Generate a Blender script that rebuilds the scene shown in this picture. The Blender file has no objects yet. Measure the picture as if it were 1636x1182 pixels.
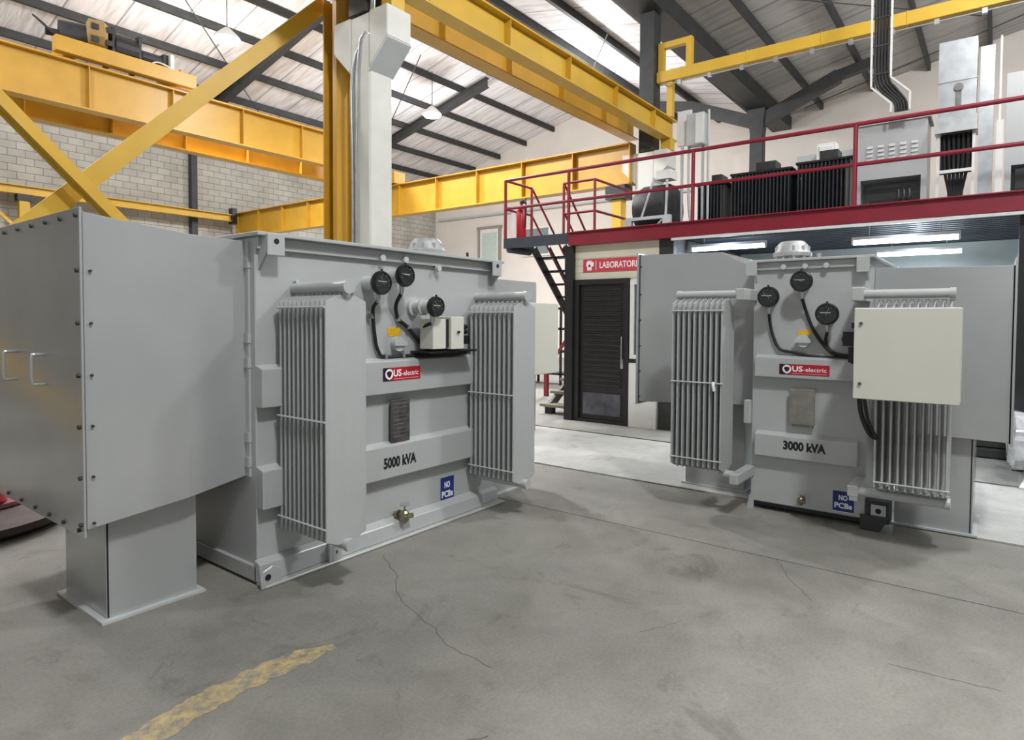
import bpy, math, random
from mathutils import Vector, Matrix

random.seed(7)
C = bpy.context.scene.collection
sc = bpy.context.scene

# ------------------------------------------------------------------ camera, world, lights, exposure
cam = bpy.data.cameras.new('camera')
co = bpy.data.objects.new('camera', cam); C.objects.link(co)
R_ = Vector((0.60564428, -0.79571822, 0.00524617)); U_ = Vector((0.02286228, 0.02399052, 0.99945073)); F_ = Vector((0.79540702, 0.60519168, -0.03272166))
M_ = Matrix((R_, U_, -F_)).transposed().to_4x4(); M_.translation = (0, 0, 1.6)
co.matrix_world = M_
cam.sensor_width = 36; cam.lens = 1019.46 * 36 / 1636; cam.shift_y = -47.4 / 1636
cam.clip_start = .05; cam.clip_end = 200
sc.camera = co
w = bpy.data.worlds.new('world'); sc.world = w; w.use_nodes = True
w.node_tree.nodes['Background'].inputs[0].default_value = (.90, .92, .95, 1)
w.node_tree.nodes['Background'].inputs[1].default_value = .26
sc.view_settings.view_transform = 'Standard'; sc.view_settings.look = 'None'
sc.view_settings.exposure = 0.12; sc.view_settings.gamma = 1


def area(name, loc, target, size, power, col=(1, 1, 1), sy=None, spread=math.pi):
    l = bpy.data.lights.new(name, 'AREA'); l.energy = power; l.color = col; l.size = size
    if sy: l.shape = 'RECTANGLE'; l.size_y = sy
    l.spread = spread
    o = bpy.data.objects.new(name, l); C.objects.link(o); o.location = loc
    o.rotation_euler = (Vector(target) - Vector(loc)).to_track_quat('-Z', 'Y').to_euler()
    return o


def lamp_point(name, loc, power, r=.25, col=(.97, .98, 1)):
    l = bpy.data.lights.new(name, 'POINT'); l.energy = power; l.color = col; l.shadow_soft_size = r
    o = bpy.data.objects.new(name, l); C.objects.link(o); o.location = loc
    return o


def lamp_spot(loc, power, blend=.6, ang=150):
    l = bpy.data.lights.new('high_bay_beam', 'SPOT'); l.energy = power; l.color = (.98, .99, 1); l.spot_size = math.radians(ang); l.spot_blend = blend; l.shadow_soft_size = .3
    o = bpy.data.objects.new('high_bay_beam', l); C.objects.link(o); o.location = loc
    return o


# hall lamps (the high-bay rows of both bays) and an unseen broad area light behind the camera
HB = [(8.27, 15.0, 8.35), (15.3, 15.0, 8.35)]
for p in HB: lamp_point('high_bay_light', (p[0], p[1], p[2] - .16), 620, .3); lamp_spot((p[0], p[1], p[2] - .16), 2600)
for p in [(1.2, 15, 8.35), (1.0, 9.6, 7.6), (8.6, 9.6, 7.6), (16, 9.6, 7.6)]: lamp_point('high_bay_light', p, 420, .3); (lamp_spot((p[0], p[1], p[2] - .1), 1500) if p[0] > 2 else None)
for p, e in (((1.4, -1.6, 8.0), 1500), ((8.6, -2.4, 8.0), 1100), ((16.0, -2.2, 8.0), 420)): lamp_point('high_bay_light', p, e, .35)
area('rear_area_light', (-7.5, -3, 4.5), (6, 3, 1.2), 7, 90, (.95, .97, 1), 5)  # unseen wide light aimed into the hall from behind the camera

# ------------------------------------------------------------------ helpers
class MB:
    def __init__(s): s.v = []; s.f = []; s.m = []; s.mi = 0; s.k = 0; s.pr = []
    def add(s, vs, fs):
        s.pr.append((len(s.v), len(s.f)))
        o = len(s.v); s.v += [tuple(v) for v in vs]
        for f in fs: s.f.append(tuple(i + o for i in f)); s.m.append(s.mi)
        return s
    def box(s, x0, x1, y0, y1, z0, z1):
        x0, x1 = min(x0, x1), max(x0, x1); y0, y1 = min(y0, y1), max(y0, y1); z0, z1 = min(z0, z1), max(z0, z1)
        e = .00035 * (s.k % 4); s.k += 1; x0 -= e; x1 += e; y0 -= e; y1 += e; z0 += e; z1 -= e
        return s.add([(x0, y0, z0), (x1, y0, z0), (x1, y1, z0), (x0, y1, z0), (x0, y0, z1), (x1, y0, z1), (x1, y1, z1), (x0, y1, z1)],
                     [(3, 2, 1, 0), (4, 5, 6, 7), (0, 1, 5, 4), (1, 2, 6, 5), (2, 3, 7, 6), (3, 0, 4, 7)])
    def hexa(s, bot, top):
        return s.add(list(bot) + list(top), [(3, 2, 1, 0), (4, 5, 6, 7), (0, 1, 5, 4), (1, 2, 6, 5), (2, 3, 7, 6), (3, 0, 4, 7)])
    def prism(s, pts, axis, a, b):
        # pts are 2-D; axis 'x': (y,z) ; 'y': (x,z) ; 'z': (x,y)
        def P(p, t): return {'x': (t, p[0], p[1]), 'y': (p[0], t, p[1]), 'z': (p[0], p[1], t)}[axis]
        n = len(pts); vs = [P(p, a) for p in pts] + [P(p, b) for p in pts]
        fs = [tuple(range(n - 1, -1, -1)), tuple(range(n, 2 * n))] + [(i, (i + 1) % n, n + (i + 1) % n, n + i) for i in range(n)]
        return s.add(vs, fs)
    def cyl(s, p0, p1, r, n=16, r1=None, cap=True):
        p0 = Vector(p0); p1 = Vector(p1); r1 = r if r1 is None else r1
        d = (p1 - p0).normalized(); a = d.orthogonal().normalized(); b = d.cross(a)
        vs = []
        for p, rr in ((p0, r), (p1, r1)):
            for i in range(n):
                t = 2 * math.pi * i / n; vs.append(p + a * rr * math.cos(t) + b * rr * math.sin(t))
        fs = [(i, (i + 1) % n, n + (i + 1) % n, n + i) for i in range(n)]
        if cap: fs += [tuple(range(n - 1, -1, -1)), tuple(range(n, 2 * n))]
        return s.add(vs, fs)
    def bar(s, p0, p1, wa, wb, up=(0, 0, 1)):
        p0 = Vector(p0); p1 = Vector(p1); d = (p1 - p0).normalized(); a = d.cross(Vector(up)).normalized(); b = a.cross(d)
        q = [(-1, -1), (1, -1), (1, 1), (-1, 1)]
        return s.hexa([p0 + a * x * wa / 2 + b * y * wb / 2 for x, y in q], [p1 + a * x * wa / 2 + b * y * wb / 2 for x, y in q])
    def tube(s, pts, r, n=10, smooth=4):
        P = [Vector(p) for p in pts]
        if smooth > 1 and len(P) > 2:
            Q = []
            for i in range(len(P) - 1):
                a = P[max(i - 1, 0)]; b = P[i]; c = P[i + 1]; d = P[min(i + 2, len(P) - 1)]
                for k in range(smooth):
                    t = k / smooth
                    Q.append(.5 * ((2 * b) + (c - a) * t + (2 * a - 5 * b + 4 * c - d) * t * t + (3 * b - a - 3 * c + d) * t ** 3))
            Q.append(P[-1]); P = Q
        vs = []; a = None
        for i, p in enumerate(P):
            d = (P[min(i + 1, len(P) - 1)] - P[max(i - 1, 0)]).normalized()
            if a is None: a = d.orthogonal().normalized()
            else: a = (a - d * a.dot(d)).normalized()
            b = d.cross(a)
            for k in range(n):
                t = 2 * math.pi * k / n; vs.append(p + a * r * math.cos(t) + b * r * math.sin(t))
        m = len(P); fs = [(i * n + k, i * n + (k + 1) % n, (i + 1) * n + (k + 1) % n, (i + 1) * n + k) for i in range(m - 1) for k in range(n)]
        fs += [tuple(range(n - 1, -1, -1)), tuple(range((m - 1) * n, m * n))]
        return s.add(vs, fs)
    def lathe(s, c, prof, n=24, axis=(0, 0, 1)):
        c = Vector(c); d = Vector(axis).normalized(); a = d.orthogonal().normalized(); b = d.cross(a); vs = []
        for r, h in prof:
            for k in range(n):
                t = 2 * math.pi * k / n; vs.append(c + d * h + a * r * math.cos(t) + b * r * math.sin(t))
        m = len(prof); fs = [(i * n + k, i * n + (k + 1) % n, (i + 1) * n + (k + 1) % n, (i + 1) * n + k) for i in range(m - 1) for k in range(n)]
        fs += [tuple(range(n - 1, -1, -1)), tuple(range((m - 1) * n, m * n))]
        return s.add(vs, fs)
    def ibeam(s, p0, p1, h, wd, tf=.025, tw=.02, stiff=0, off=0):
        # horizontal beam along x or y, p = centre of the top
        (x0, y0, z), (x1, y1, _) = p0, p1
        if abs(x1 - x0) > abs(y1 - y0):
            f = lambda u0, u1, a0, a1, z0, z1: s.box(u0, u1, y0 + a0, y0 + a1, z0, z1); u0, u1 = x0, x1
        else:
            f = lambda u0, u1, a0, a1, z0, z1: s.box(x0 + a0, x0 + a1, u0, u1, z0, z1); u0, u1 = y0, y1
        u0, u1 = min(u0, u1), max(u0, u1)
        f(u0, u1, -wd / 2, wd / 2, z - tf, z); f(u0, u1, -wd / 2, wd / 2, z - h, z - h + tf); f(u0, u1, -tw / 2, tw / 2, z - h, z)
        if stiff:
            u = u0 + off
            while u < u1:
                f(u - .008, u + .008, -wd / 2 + .01, wd / 2 - .01, z - h + tf, z - tf); u += stiff
        return s


ORG = {}
def build(mb, name, mats, parent=None, org=None, bevel=0, smooth=False, seg=1):
    me = bpy.data.meshes.new(name)
    if parent is not None: o0 = ORG[parent.name]
    elif org is not None: o0 = Vector(org)
    else:
        n = len(mb.v); o0 = Vector((sum(v[0] for v in mb.v) / n, sum(v[1] for v in mb.v) / n, min(v[2] for v in mb.v)))
    me.from_pydata([(v[0] - o0[0], v[1] - o0[1], v[2] - o0[2]) for v in mb.v], [], mb.f)
    if not isinstance(mats, (list, tuple)): mats = [mats]
    for m in mats: me.materials.append(m)
    if len(mats) > 1: me.polygons.foreach_set('material_index', mb.m)
    import bmesh
    bm = bmesh.new(); bm.from_mesh(me); bmesh.ops.recalc_face_normals(bm, faces=bm.faces); bm.to_mesh(me); bm.free()
    if smooth:
        for p in me.polygons: p.use_smooth = True
        try: me.set_sharp_from_angle(angle=math.radians(38))
        except Exception: pass
    o = bpy.data.objects.new(name, me); C.objects.link(o)
    if parent is not None: o.parent = parent
    else: o.location = o0
    ORG[o.name] = o0
    if bevel:
        b = o.modifiers.new('bevel', 'BEVEL'); b.width = bevel; b.segments = seg; b.limit_method = 'ANGLE'; b.angle_limit = math.radians(50)
    return o


def build_split(mb, name, mats, parent, per=1, **kw):
    """every piece (per primitives each) becomes a mesh object of its own under the same parent"""
    pr = mb.pr + [(len(mb.v), len(mb.f))]; out = []
    for i in range(0, len(mb.pr), per):
        (v0, f0), (v1, f1) = pr[i], pr[min(i + per, len(mb.pr))]
        m = MB(); m.v = mb.v[v0:v1]; m.f = [tuple(q - v0 for q in f) for f in mb.f[f0:f1]]; m.m = mb.m[f0:f1]
        out.append(build(m, name, mats, parent, **kw))
    return out


def tag(o, label, cat, group=None, kind=None):
    o['label'] = label; o['category'] = cat
    if group: o['group'] = group
    if kind: o['kind'] = kind
    return o


def struct(o, label=None, cat=None):
    o['kind'] = 'structure'
    if label: o['label'] = label
    if cat: o['category'] = cat
    return o


def root(name, label, cat, loc, group=None, rz=0, local=False):
    o = bpy.data.objects.new(name, None); C.objects.link(o); o.location = loc; o.rotation_euler = (0, 0, rz)
    o.empty_display_size = .2
    ORG[o.name] = Vector((0, 0, 0)) if local else Vector(loc)
    return tag(o, label, cat, group)


def text(name, body, mat, parent, loc, width, height, rot, bold=0, depth=.0006, space=1):
    cu = bpy.data.curves.new(name, 'FONT'); cu.body = body; cu.size = 1; cu.extrude = 0; cu.offset = bold; cu.align_x = 'LEFT'; cu.space_character = space; cu.resolution_u = 3
    t = bpy.data.objects.new(name, cu); C.objects.link(t)
    dg = bpy.context.evaluated_depsgraph_get(); dg.update()
    me = bpy.data.meshes.new_from_object(t.evaluated_get(dg)); bpy.data.objects.remove(t)
    xs = [v.co.x for v in me.vertices]; ys = [v.co.y for v in me.vertices]
    sx = width / (max(xs) - min(xs)); sy = height / (max(ys) - min(ys)); x0 = min(xs); y0 = min(ys)
    m3 = Matrix.Rotation(rot[2], 4, 'Z') @ Matrix.Rotation(rot[0], 4, 'X')
    o0 = ORG[parent.name]; L = Vector(loc) - o0
    for v in me.vertices:
        p = m3 @ Vector(((v.co.x - x0) * sx, (v.co.y - y0) * sy, 0)); v.co = p + L
    me.materials.clear(); me.materials.append(mat)
    o = bpy.data.objects.new(name, me); C.objects.link(o); o.parent = parent; ORG[o.name] = o0
    return o


# ------------------------------------------------------------------ materials
def lin(r, g, b):
    f = lambda c: (c / 255 / 12.92) if c / 255 <= .04045 else ((c / 255 + .055) / 1.055) ** 2.4
    return (f(r), f(g), f(b), 1)


def mat(name, col, rough=.5, metal=0, var=.06, scale=6, bump=0, bscale=40, coat=0, emit=None, est=0, stretch=None):
    m = bpy.data.materials.new(name); m.use_nodes = True; nt = m.node_tree; N = nt.nodes; L = nt.links
    b = N['Principled BSDF']; b.inputs['Roughness'].default_value = rough; b.inputs['Metallic'].default_value = metal
    if coat: b.inputs['Coat Weight'].default_value = coat; b.inputs['Coat Roughness'].default_value = .15
    tc = N.new('ShaderNodeTexCoord'); mp = N.new('ShaderNodeMapping'); L.new(tc.outputs['Object'], mp.inputs[0])
    if stretch: mp.inputs['Scale'].default_value = stretch
    nz = N.new('ShaderNodeTexNoise'); nz.inputs['Scale'].default_value = scale; nz.inputs['Detail'].default_value = 5; L.new(mp.outputs[0], nz.inputs['Vector'])
    rp = N.new('ShaderNodeValToRGB'); L.new(nz.outputs['Fac'], rp.inputs[0])
    rp.color_ramp.elements[0].position = .3; rp.color_ramp.elements[1].position = .7
    rp.color_ramp.elements[0].color = (col[0] * (1 - var), col[1] * (1 - var), col[2] * (1 - var), 1)
    rp.color_ramp.elements[1].color = (min(col[0] * (1 + var), 1), min(col[1] * (1 + var), 1), min(col[2] * (1 + var), 1), 1)
    L.new(rp.outputs[0], b.inputs['Base Color'])
    if bump:
        n2 = N.new('ShaderNodeTexNoise'); n2.inputs['Scale'].default_value = bscale; L.new(mp.outputs[0], n2.inputs['Vector'])
        bp = N.new('ShaderNodeBump'); bp.inputs['Strength'].default_value = bump; bp.inputs['Distance'].default_value = .01
        L.new(n2.outputs['Fac'], bp.inputs['Height']); L.new(bp.outputs[0], b.inputs['Normal'])
    if emit:
        b.inputs['Emission Color'].default_value = (*emit, 1); b.inputs['Emission Strength'].default_value = est
    return m


G = mat('grey_paint', (.45, .465, .46), .33, .1, .03, 3, .05, 3)
GB = mat('sheet_steel_grey_paint', (.44, .452, .45), .17, .3, .04, 2.2, .10, 1.3)
GT = mat('light_grey_paint', (.50, .52, .52), .4, .0, .03, 4)
GAL = mat('galvanised_sheet', (.50, .52, .53), .28, .7, .12, 9, .08, 4)
VENT = mat('dull_zinc_casting', (.42, .43, .43), .42, .35, .15, 20, .1, 20)
CREAM = mat('cream_enamel', lin(208, 208, 196), .35, 0, .015, 3)
YEL = mat('yellow_paint', lin(204, 164, 52), .42, 0, .07, 2.5, .05, 6)
YELD = mat('amber_yellow_paint', lin(192, 147, 46), .38, 0, .08, 2.5, .05, 6)
RED = mat('crimson_paint', lin(136, 30, 48), .4, 0, .1, 5)
REDX = mat('signal_red_paint', lin(176, 22, 44), .35, 0, .06, 5)
BLK = mat('black_paint', (.012, .012, .013), .42, 0, .2, 8)
DK = mat('dark_steel_paint', (.032, .034, .034), .55, 0, .25, 4)
NAVY = mat('dark_blue_grey_paint', (.05, .06, .08), .4, 0, .15, 4)
RUB = mat('black_rubber', (.012, .012, .012), .55, 0, .1, 8)
GASK = mat('gasket_black', (.01, .01, .01), .8, 0, .1, 8)
WCON = mat('painted_concrete_white', lin(212, 212, 204), .6, 0, .07, 3, .2, 14)
WWALL = mat('white_plaster', lin(222, 214, 206), .75, 0, .03, 1.2)
WPL = mat('white_enamel', lin(226, 226, 222), .4, 0, .03, 4)
BRASS = mat('worn_brass', (.30, .27, .18), .35, .9, .2, 20)
PLATE = mat('etched_nameplate', (.16, .155, .15), .38, .75, .35, 14)
PLB = mat('warm_nameplate', (.26, .25, .22), .5, .4, .2, 14)
WHT = mat('white_print', (.85, .85, .85), .5, 0, 0, 4)
BLKT = mat('black_print', (.008, .008, .01), .5, 0, 0, 4)
REDL = mat('red_label', lin(176, 22, 44), .4, 0, .05, 6)
PURL = mat('dark_plum_label', lin(52, 18, 40), .4, 0, .05, 6)
BLU = mat('blue_label', lin(28, 44, 120), .45, 0, .05, 6)
YLB = mat('yellow_warning_label', lin(224, 178, 30), .5, 0, .15, 60)
GLASSD = mat('dial_face_black', (.02, .022, .022), .12, 0, .4, 60, coat=.6)
TAN = mat('tan_motor_paint', lin(150, 122, 72), .5, 0, .12, 6)
WOOD = mat('weathered_wood', lin(128, 122, 110), .75, 0, .2, 5, .2, 20, stretch=(1, 8, 8))
PLAST = mat('clear_stretch_wrap', (.55, .56, .58), .12, .3, .3, 9, .8, 12, coat=.8)
ORG_M = mat('orange_plastic', lin(220, 90, 30), .5, 0, .05, 5)
FABR = mat('dark_machine', (.025, .025, .028), .6, 0, .3, 9)
LAMP = mat('lamp_diffuser', (.9, .95, 1), .4, 0, 0, 4, emit=(.90, .96, 1), est=40)
TUBE = mat('fluorescent_tube', (.9, .95, 1), .4, 0, 0, 4, emit=(.80, .92, 1), est=14)


def concrete(name, base, wet=None):
    m = bpy.data.materials.new(name); m.use_nodes = True; nt = m.node_tree; N = nt.nodes; L = nt.links; b = N['Principled BSDF']
    tc = N.new('ShaderNodeTexCoord')
    def noise(sc_, det, dist=0, vec=None, rgh=.55):
        n = N.new('ShaderNodeTexNoise'); n.inputs['Scale'].default_value = sc_; n.inputs['Detail'].default_value = det; n.inputs['Distortion'].default_value = dist; n.inputs['Roughness'].default_value = rgh
        L.new(vec or tc.outputs['Object'], n.inputs['Vector']); return n
    def ramp(src, stops):
        r = N.new('ShaderNodeValToRGB'); L.new(src, r.inputs[0]); e = r.color_ramp.elements
        while len(e) < len(stops): e.new(.5)
        for i, (p, c) in enumerate(stops): e[i].position = p; e[i].color = (*c, 1)
        return r
    def mul(a, b_, f=1):
        x = N.new('ShaderNodeMix'); x.data_type = 'RGBA'; x.blend_type = 'MULTIPLY'; x.inputs[0].default_value = f
        L.new(a, x.inputs[6]); L.new(b_, x.inputs[7]); return x.outputs[2]
    n1 = noise(.55, 6, .4); r1 = ramp(n1.outputs['Fac'], [(.3, tuple(c * .74 for c in base)), (.5, base), (.72, tuple(c * 1.22 for c in base))])
    n2 = noise(3.2, 8, .8, rgh=.7); r2 = ramp(n2.outputs['Fac'], [(.3, (.82, .82, .80)), (.55, (1, 1, 1)), (.75, (1.12, 1.12, 1.1))])
    n3 = noise(60, 4); r3 = ramp(n3.outputs['Fac'], [(.3, (.86, .86, .86)), (.6, (1.08, 1.08, 1.08))])
    n4 = noise(1.3, 7, 1.6, rgh=.75); r4 = ramp(n4.outputs['Fac'], [(.36, (.70, .69, .67)), (.43, (1, 1, 1))])
    vo = N.new('ShaderNodeTexVoronoi'); vo.inputs['Scale'].default_value = 2.6; L.new(tc.outputs['Object'], vo.inputs['Vector'])
    r5 = ramp(vo.outputs['Distance'], [(.0, (.35, .34, .32)), (.022, (.5, .5, .48)), (.05, (1, 1, 1))])
    c = mul(r1.outputs[0], r2.outputs[0]); c = mul(c, r3.outputs[0], .8); c = mul(c, r4.outputs[0], .7); c = mul(c, r5.outputs[0], .55)
    L.new(c, b.inputs['Base Color'])
    rr = N.new('ShaderNodeMapRange'); L.new(n2.outputs['Fac'], rr.inputs[0]); rr.inputs[3].default_value = .42; rr.inputs[4].default_value = .72; L.new(rr.outputs[0], b.inputs['Roughness'])
    bp = N.new('ShaderNodeBump'); bp.inputs['Strength'].default_value = .25; bp.inputs['Distance'].default_value = .004; L.new(n3.outputs['Fac'], bp.inputs['Height']); L.new(bp.outputs[0], b.inputs['Normal'])
    return m, c, b


CONC, _, _ = concrete('concrete_floor', (.225, .220, .194))
CONL, _, _ = concrete('pale_concrete_floor', (.42, .42, .40))
CONK, _, _ = concrete('apron_concrete', (.26, .255, .235))
YFL, yc, yb = concrete('worn_yellow_floor_line', (.225, .220, .194))
_nt = YFL.node_tree; _tc = _nt.nodes.new('ShaderNodeTexCoord')
_n = _nt.nodes.new('ShaderNodeTexNoise'); _n.inputs['Scale'].default_value = 16; _n.inputs['Detail'].default_value = 9; _n.inputs['Roughness'].default_value = .8
_nt.links.new(_tc.outputs['Object'], _n.inputs['Vector'])
_r = _nt.nodes.new('ShaderNodeValToRGB'); _r.color_ramp.elements[0].position = .40; _r.color_ramp.elements[1].position = .62
_nt.links.new(_n.outputs['Fac'], _r.inputs[0])
_x = _nt.nodes.new('ShaderNodeMix'); _x.data_type = 'RGBA'; _nt.links.new(_r.outputs[0], _x.inputs[0]); _nt.links.new(yc, _x.inputs[6]); _x.inputs[7].default_value = lin(186, 164, 112)
_nt.links.new(_x.outputs[2], yb.inputs['Base Color'])
CRK2 = mat('floor_crack_brown', (.10, .095, .08), .9, 0, .3, 20)
CRK = mat('floor_joint_dark', (.05, .048, .04), .9, 0, .3, 20)


def blockwall():
    m = bpy.data.materials.new('painted_block_wall'); m.use_nodes = True; nt = m.node_tree; N = nt.nodes; L = nt.links; b = N['Principled BSDF']
    tc = N.new('ShaderNodeTexCoord'); sx = N.new('ShaderNodeSeparateXYZ'); cx_ = N.new('ShaderNodeCombineXYZ'); L.new(tc.outputs['Object'], sx.inputs[0])
    ad = N.new('ShaderNodeMath'); ad.operation = 'ADD'; L.new(sx.outputs[0], ad.inputs[0]); L.new(sx.outputs[1], ad.inputs[1])
    L.new(ad.outputs[0], cx_.inputs[0]); L.new(sx.outputs[2], cx_.inputs[1])
    br = N.new('ShaderNodeTexBrick'); br.inputs['Scale'].default_value = 1; br.inputs['Brick Width'].default_value = .42; br.inputs['Row Height'].default_value = .21
    br.inputs['Mortar Size'].default_value = .012; br.inputs['Mortar Smooth'].default_value = .4
    br.inputs['Color1'].default_value = lin(186, 182, 172); br.inputs['Color2'].default_value = lin(176, 171, 162); br.inputs['Mortar'].default_value = lin(140, 136, 128)
    L.new(cx_.outputs[0], br.inputs['Vector'])
    n = N.new('ShaderNodeTexNoise'); n.inputs['Scale'].default_value = 1.1; n.inputs['Detail'].default_value = 6; L.new(tc.outputs['Object'], n.inputs['Vector'])
    r = N.new('ShaderNodeValToRGB'); L.new(n.outputs['Fac'], r.inputs[0]); r.color_ramp.elements[0].position = .35; r.color_ramp.elements[0].color = (.82, .82, .8, 1); r.color_ramp.elements[1].position = .65; r.color_ramp.elements[1].color = (1.08, 1.08, 1.08, 1)
    x = N.new('ShaderNodeMix'); x.data_type = 'RGBA'; x.blend_type = 'MULTIPLY'; x.inputs[0].default_value = 1; L.new(br.outputs['Color'], x.inputs[6]); L.new(r.outputs[0], x.inputs[7]); L.new(x.outputs[2], b.inputs['Base Color'])
    bp = N.new('ShaderNodeBump'); bp.inputs['Strength'].default_value = .6; bp.inputs['Distance'].default_value = .01; bp.invert = True; L.new(br.outputs['Fac'], bp.inputs['Height']); L.new(bp.outputs[0], b.inputs['Normal'])
    b.inputs['Roughness'].default_value = .85
    return m


BLOCK = blockwall()


def ceilmat(name, col, strength):
    m = bpy.data.materials.new(name); m.use_nodes = True; nt = m.node_tree; N = nt.nodes; L = nt.links; b = N['Principled BSDF']
    tc = N.new('ShaderNodeTexCoord'); mp = N.new('ShaderNodeMapping'); mp.inputs['Scale'].default_value = (5, .55, .55); L.new(tc.outputs['Object'], mp.inputs[0])
    n = N.new('ShaderNodeTexNoise'); n.inputs['Scale'].default_value = 1.6; n.inputs['Detail'].default_value = 6; n.inputs['Distortion'].default_value = .6; L.new(mp.outputs[0], n.inputs['Vector'])
    r = N.new('ShaderNodeValToRGB'); L.new(n.outputs['Fac'], r.inputs[0]); r.color_ramp.elements[0].position = .33; r.color_ramp.elements[0].color = (col[0] * .74, col[1] * .72, col[2] * .73, 1); r.color_ramp.elements[1].position = .55; r.color_ramp.elements[1].color = (*col, 1)
    wv = N.new('ShaderNodeTexWave'); wv.bands_direction = 'X'; wv.inputs['Scale'].default_value = .27; wv.inputs['Distortion'].default_value = .15; L.new(tc.outputs['Object'], wv.inputs['Vector'])
    r2 = N.new('ShaderNodeValToRGB'); L.new(wv.outputs['Fac'], r2.inputs[0]); r2.color_ramp.elements[0].position = 0; r2.color_ramp.elements[0].color = (.4, .4, .4, 1); r2.color_ramp.elements[1].position = .006; r2.color_ramp.elements[1].color = (1, 1, 1, 1)
    x = N.new('ShaderNodeMix'); x.data_type = 'RGBA'; x.blend_type = 'MULTIPLY'; x.inputs[0].default_value = 1; L.new(r.outputs[0], x.inputs[6]); L.new(r2.outputs[0], x.inputs[7]); L.new(x.outputs[2], b.inputs['Base Color'])
    bp = N.new('ShaderNodeBump'); bp.inputs['Strength'].default_value = strength; bp.inputs['Distance'].default_value = .06; L.new(n.outputs['Fac'], bp.inputs['Height']); L.new(bp.outputs[0], b.inputs['Normal'])
    b.inputs['Roughness'].default_value = .5
    return m


CEIL = ceilmat('wrinkled_white_roof_lining', (.86, .83, .84), .7)
CEIL2 = ceilmat('taut_grey_roof_lining', (.44, .43, .41), .25)

# ------------------------------------------------------------------ the hall shell
def strip(mb, pts, wd, z):
    P = [Vector((p[0], p[1], 0)) for p in pts]; L_ = []; R__ = []
    for i, p in enumerate(P):
        d = (P[min(i + 1, len(P) - 1)] - P[max(i - 1, 0)]).normalized(); n = Vector((-d.y, d.x, 0)); ww = wd[i] if isinstance(wd, list) else wd
        L_.append(p + n * ww / 2); R__.append(p - n * ww / 2)
    o = len(mb.v); mb.v += [(q.x, q.y, z) for q in L_] + [(q.x, q.y, z) for q in R__]; n = len(P)
    for i in range(n - 1): mb.f.append((o + i, o + n + i, o + n + i + 1, o + i + 1)); mb.m.append(mb.mi)


fl = MB()
fl.box(-9, 5.77, -11, 22, -.12, 0)
fl.mi = 3; fl.box(5.77, 5.83, -11, 22, -.12, -.025)
fl.mi = 1; fl.box(5.83, 7.84, -11, 22, -.12, 0)
fl.mi = 3; fl.box(7.84, 7.90, -11, 22, -.12, -.02)
fl.mi = 2; fl.box(7.90, 24, -11, 22, -.12, 0)
fl.mi = 3
def crackline(pts, wd, jit=.012, n=6):
    Q = []
    for i in range(len(pts) - 1):
        for k in range(n):
            t = k / n; Q.append((pts[i][0] * (1 - t) + pts[i + 1][0] * t + random.uniform(-jit, jit), pts[i][1] * (1 - t) + pts[i + 1][1] * t + random.uniform(-jit, jit)))
    Q.append(pts[-1]); strip(fl, Q, wd, .0007)
CRACKS = [([(4.46, 7), (4.452, 3.5), (4.452, 1.5), (4.455, -4)], .008, .002)]
CRACKS2 = [([(2.87, 3.27), (2.72, 2.99), (2.46, 2.66), (2.36, 2.31), (2.27, 2.11), (2.24, 1.81)], .0045, .011),
           ([(4.42, 1.13), (4.15, .99), (3.91, .81)], .004, .008), ([(3.41, .37), (3.43, .17), (3.45, -.05)], .004, .008), ([(2.97, 1.43), (3.1, 1.35), (3.22, 1.3)], .003, .008), ([(1.62, 1.74), (1.72, 1.60), (1.86, 1.52)], .006, .006)]
for p, wd, j in CRACKS: crackline(p, wd, j)
fl.mi = 5
for p, wd, j in CRACKS2: crackline(p, wd, j)
fl.mi = 4
_c = [(.80, 2.52), (1.04, 2.54), (1.21, 2.58), (1.36, 2.60), (1.57, 2.60), (1.76, 2.58), (1.95, 2.54)]; _p = []; _w = []
for i in range(len(_c) - 1):
    for k in range(7):
        t = k / 7; q = (i + t) / (len(_c) - 1)
        _p.append((_c[i][0] * (1 - t) + _c[i + 1][0] * t, _c[i][1] * (1 - t) + _c[i + 1][1] * t))
        _w.append((.15 + random.uniform(-.028, .022)) * (1 if q < .8 else max(.12, 1 - (q - .8) * 3.6 + random.uniform(-.15, .15))))
strip(fl, _p, _w, .0011)
strip(fl, [(3.7, -.22), (3.3, -.20), (2.9, -.20), (2.4, -.19)], [.02, .09, .11, .10], .0011)
struct(build(fl, 'floor', [CONC, CONL, CONK, CRK, YFL, CRK2], org=(0, 0, 0)), 'worn grey concrete floor with joints, cracks and a faded yellow line', 'floor')

EV, RG, VL = 8.0, 10.0, 8.4
YE, YR, YV = 22.0, 13.96, 5.92
def slope(y):
    if y > YR: return RG + (EV - RG) * (y - YR) / (YE - YR)
    if y > YV: return VL + (RG - VL) * (y - YV) / (YR - YV)
    if y > -2.1: return VL + (RG - VL) * (YV - y) / (YV + 2.1)
    return RG - (RG - EV) * (-2.1 - y) / 8.9
ce = MB()
def slab(y0, y1, mi):
    ce.mi = mi; z0, z1 = slope(y0 + 1e-6), slope(y1 - 1e-6)
    ce.hexa([(-9, y0, z0), (22.7, y0, z0), (22.7, y1, z1), (-9, y1, z1)], [(-9, y0, z0 + .08), (22.7, y0, z0 + .08), (22.7, y1, z1 + .08), (-9, y1, z1 + .08)])
slab(YR, YE, 0); slab(YV, YR, 0); slab(-2.1, YV, 1); slab(-11, -2.1, 1)
struct(build(ce, 'ceiling', [CEIL, CEIL2], org=(0, 0, 0)), 'pitched roof underside with wrinkled white lining', 'ceiling')
wb = MB(); wb.box(-9, 22.7, 22, 22.25, 0, 8.05)
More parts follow.
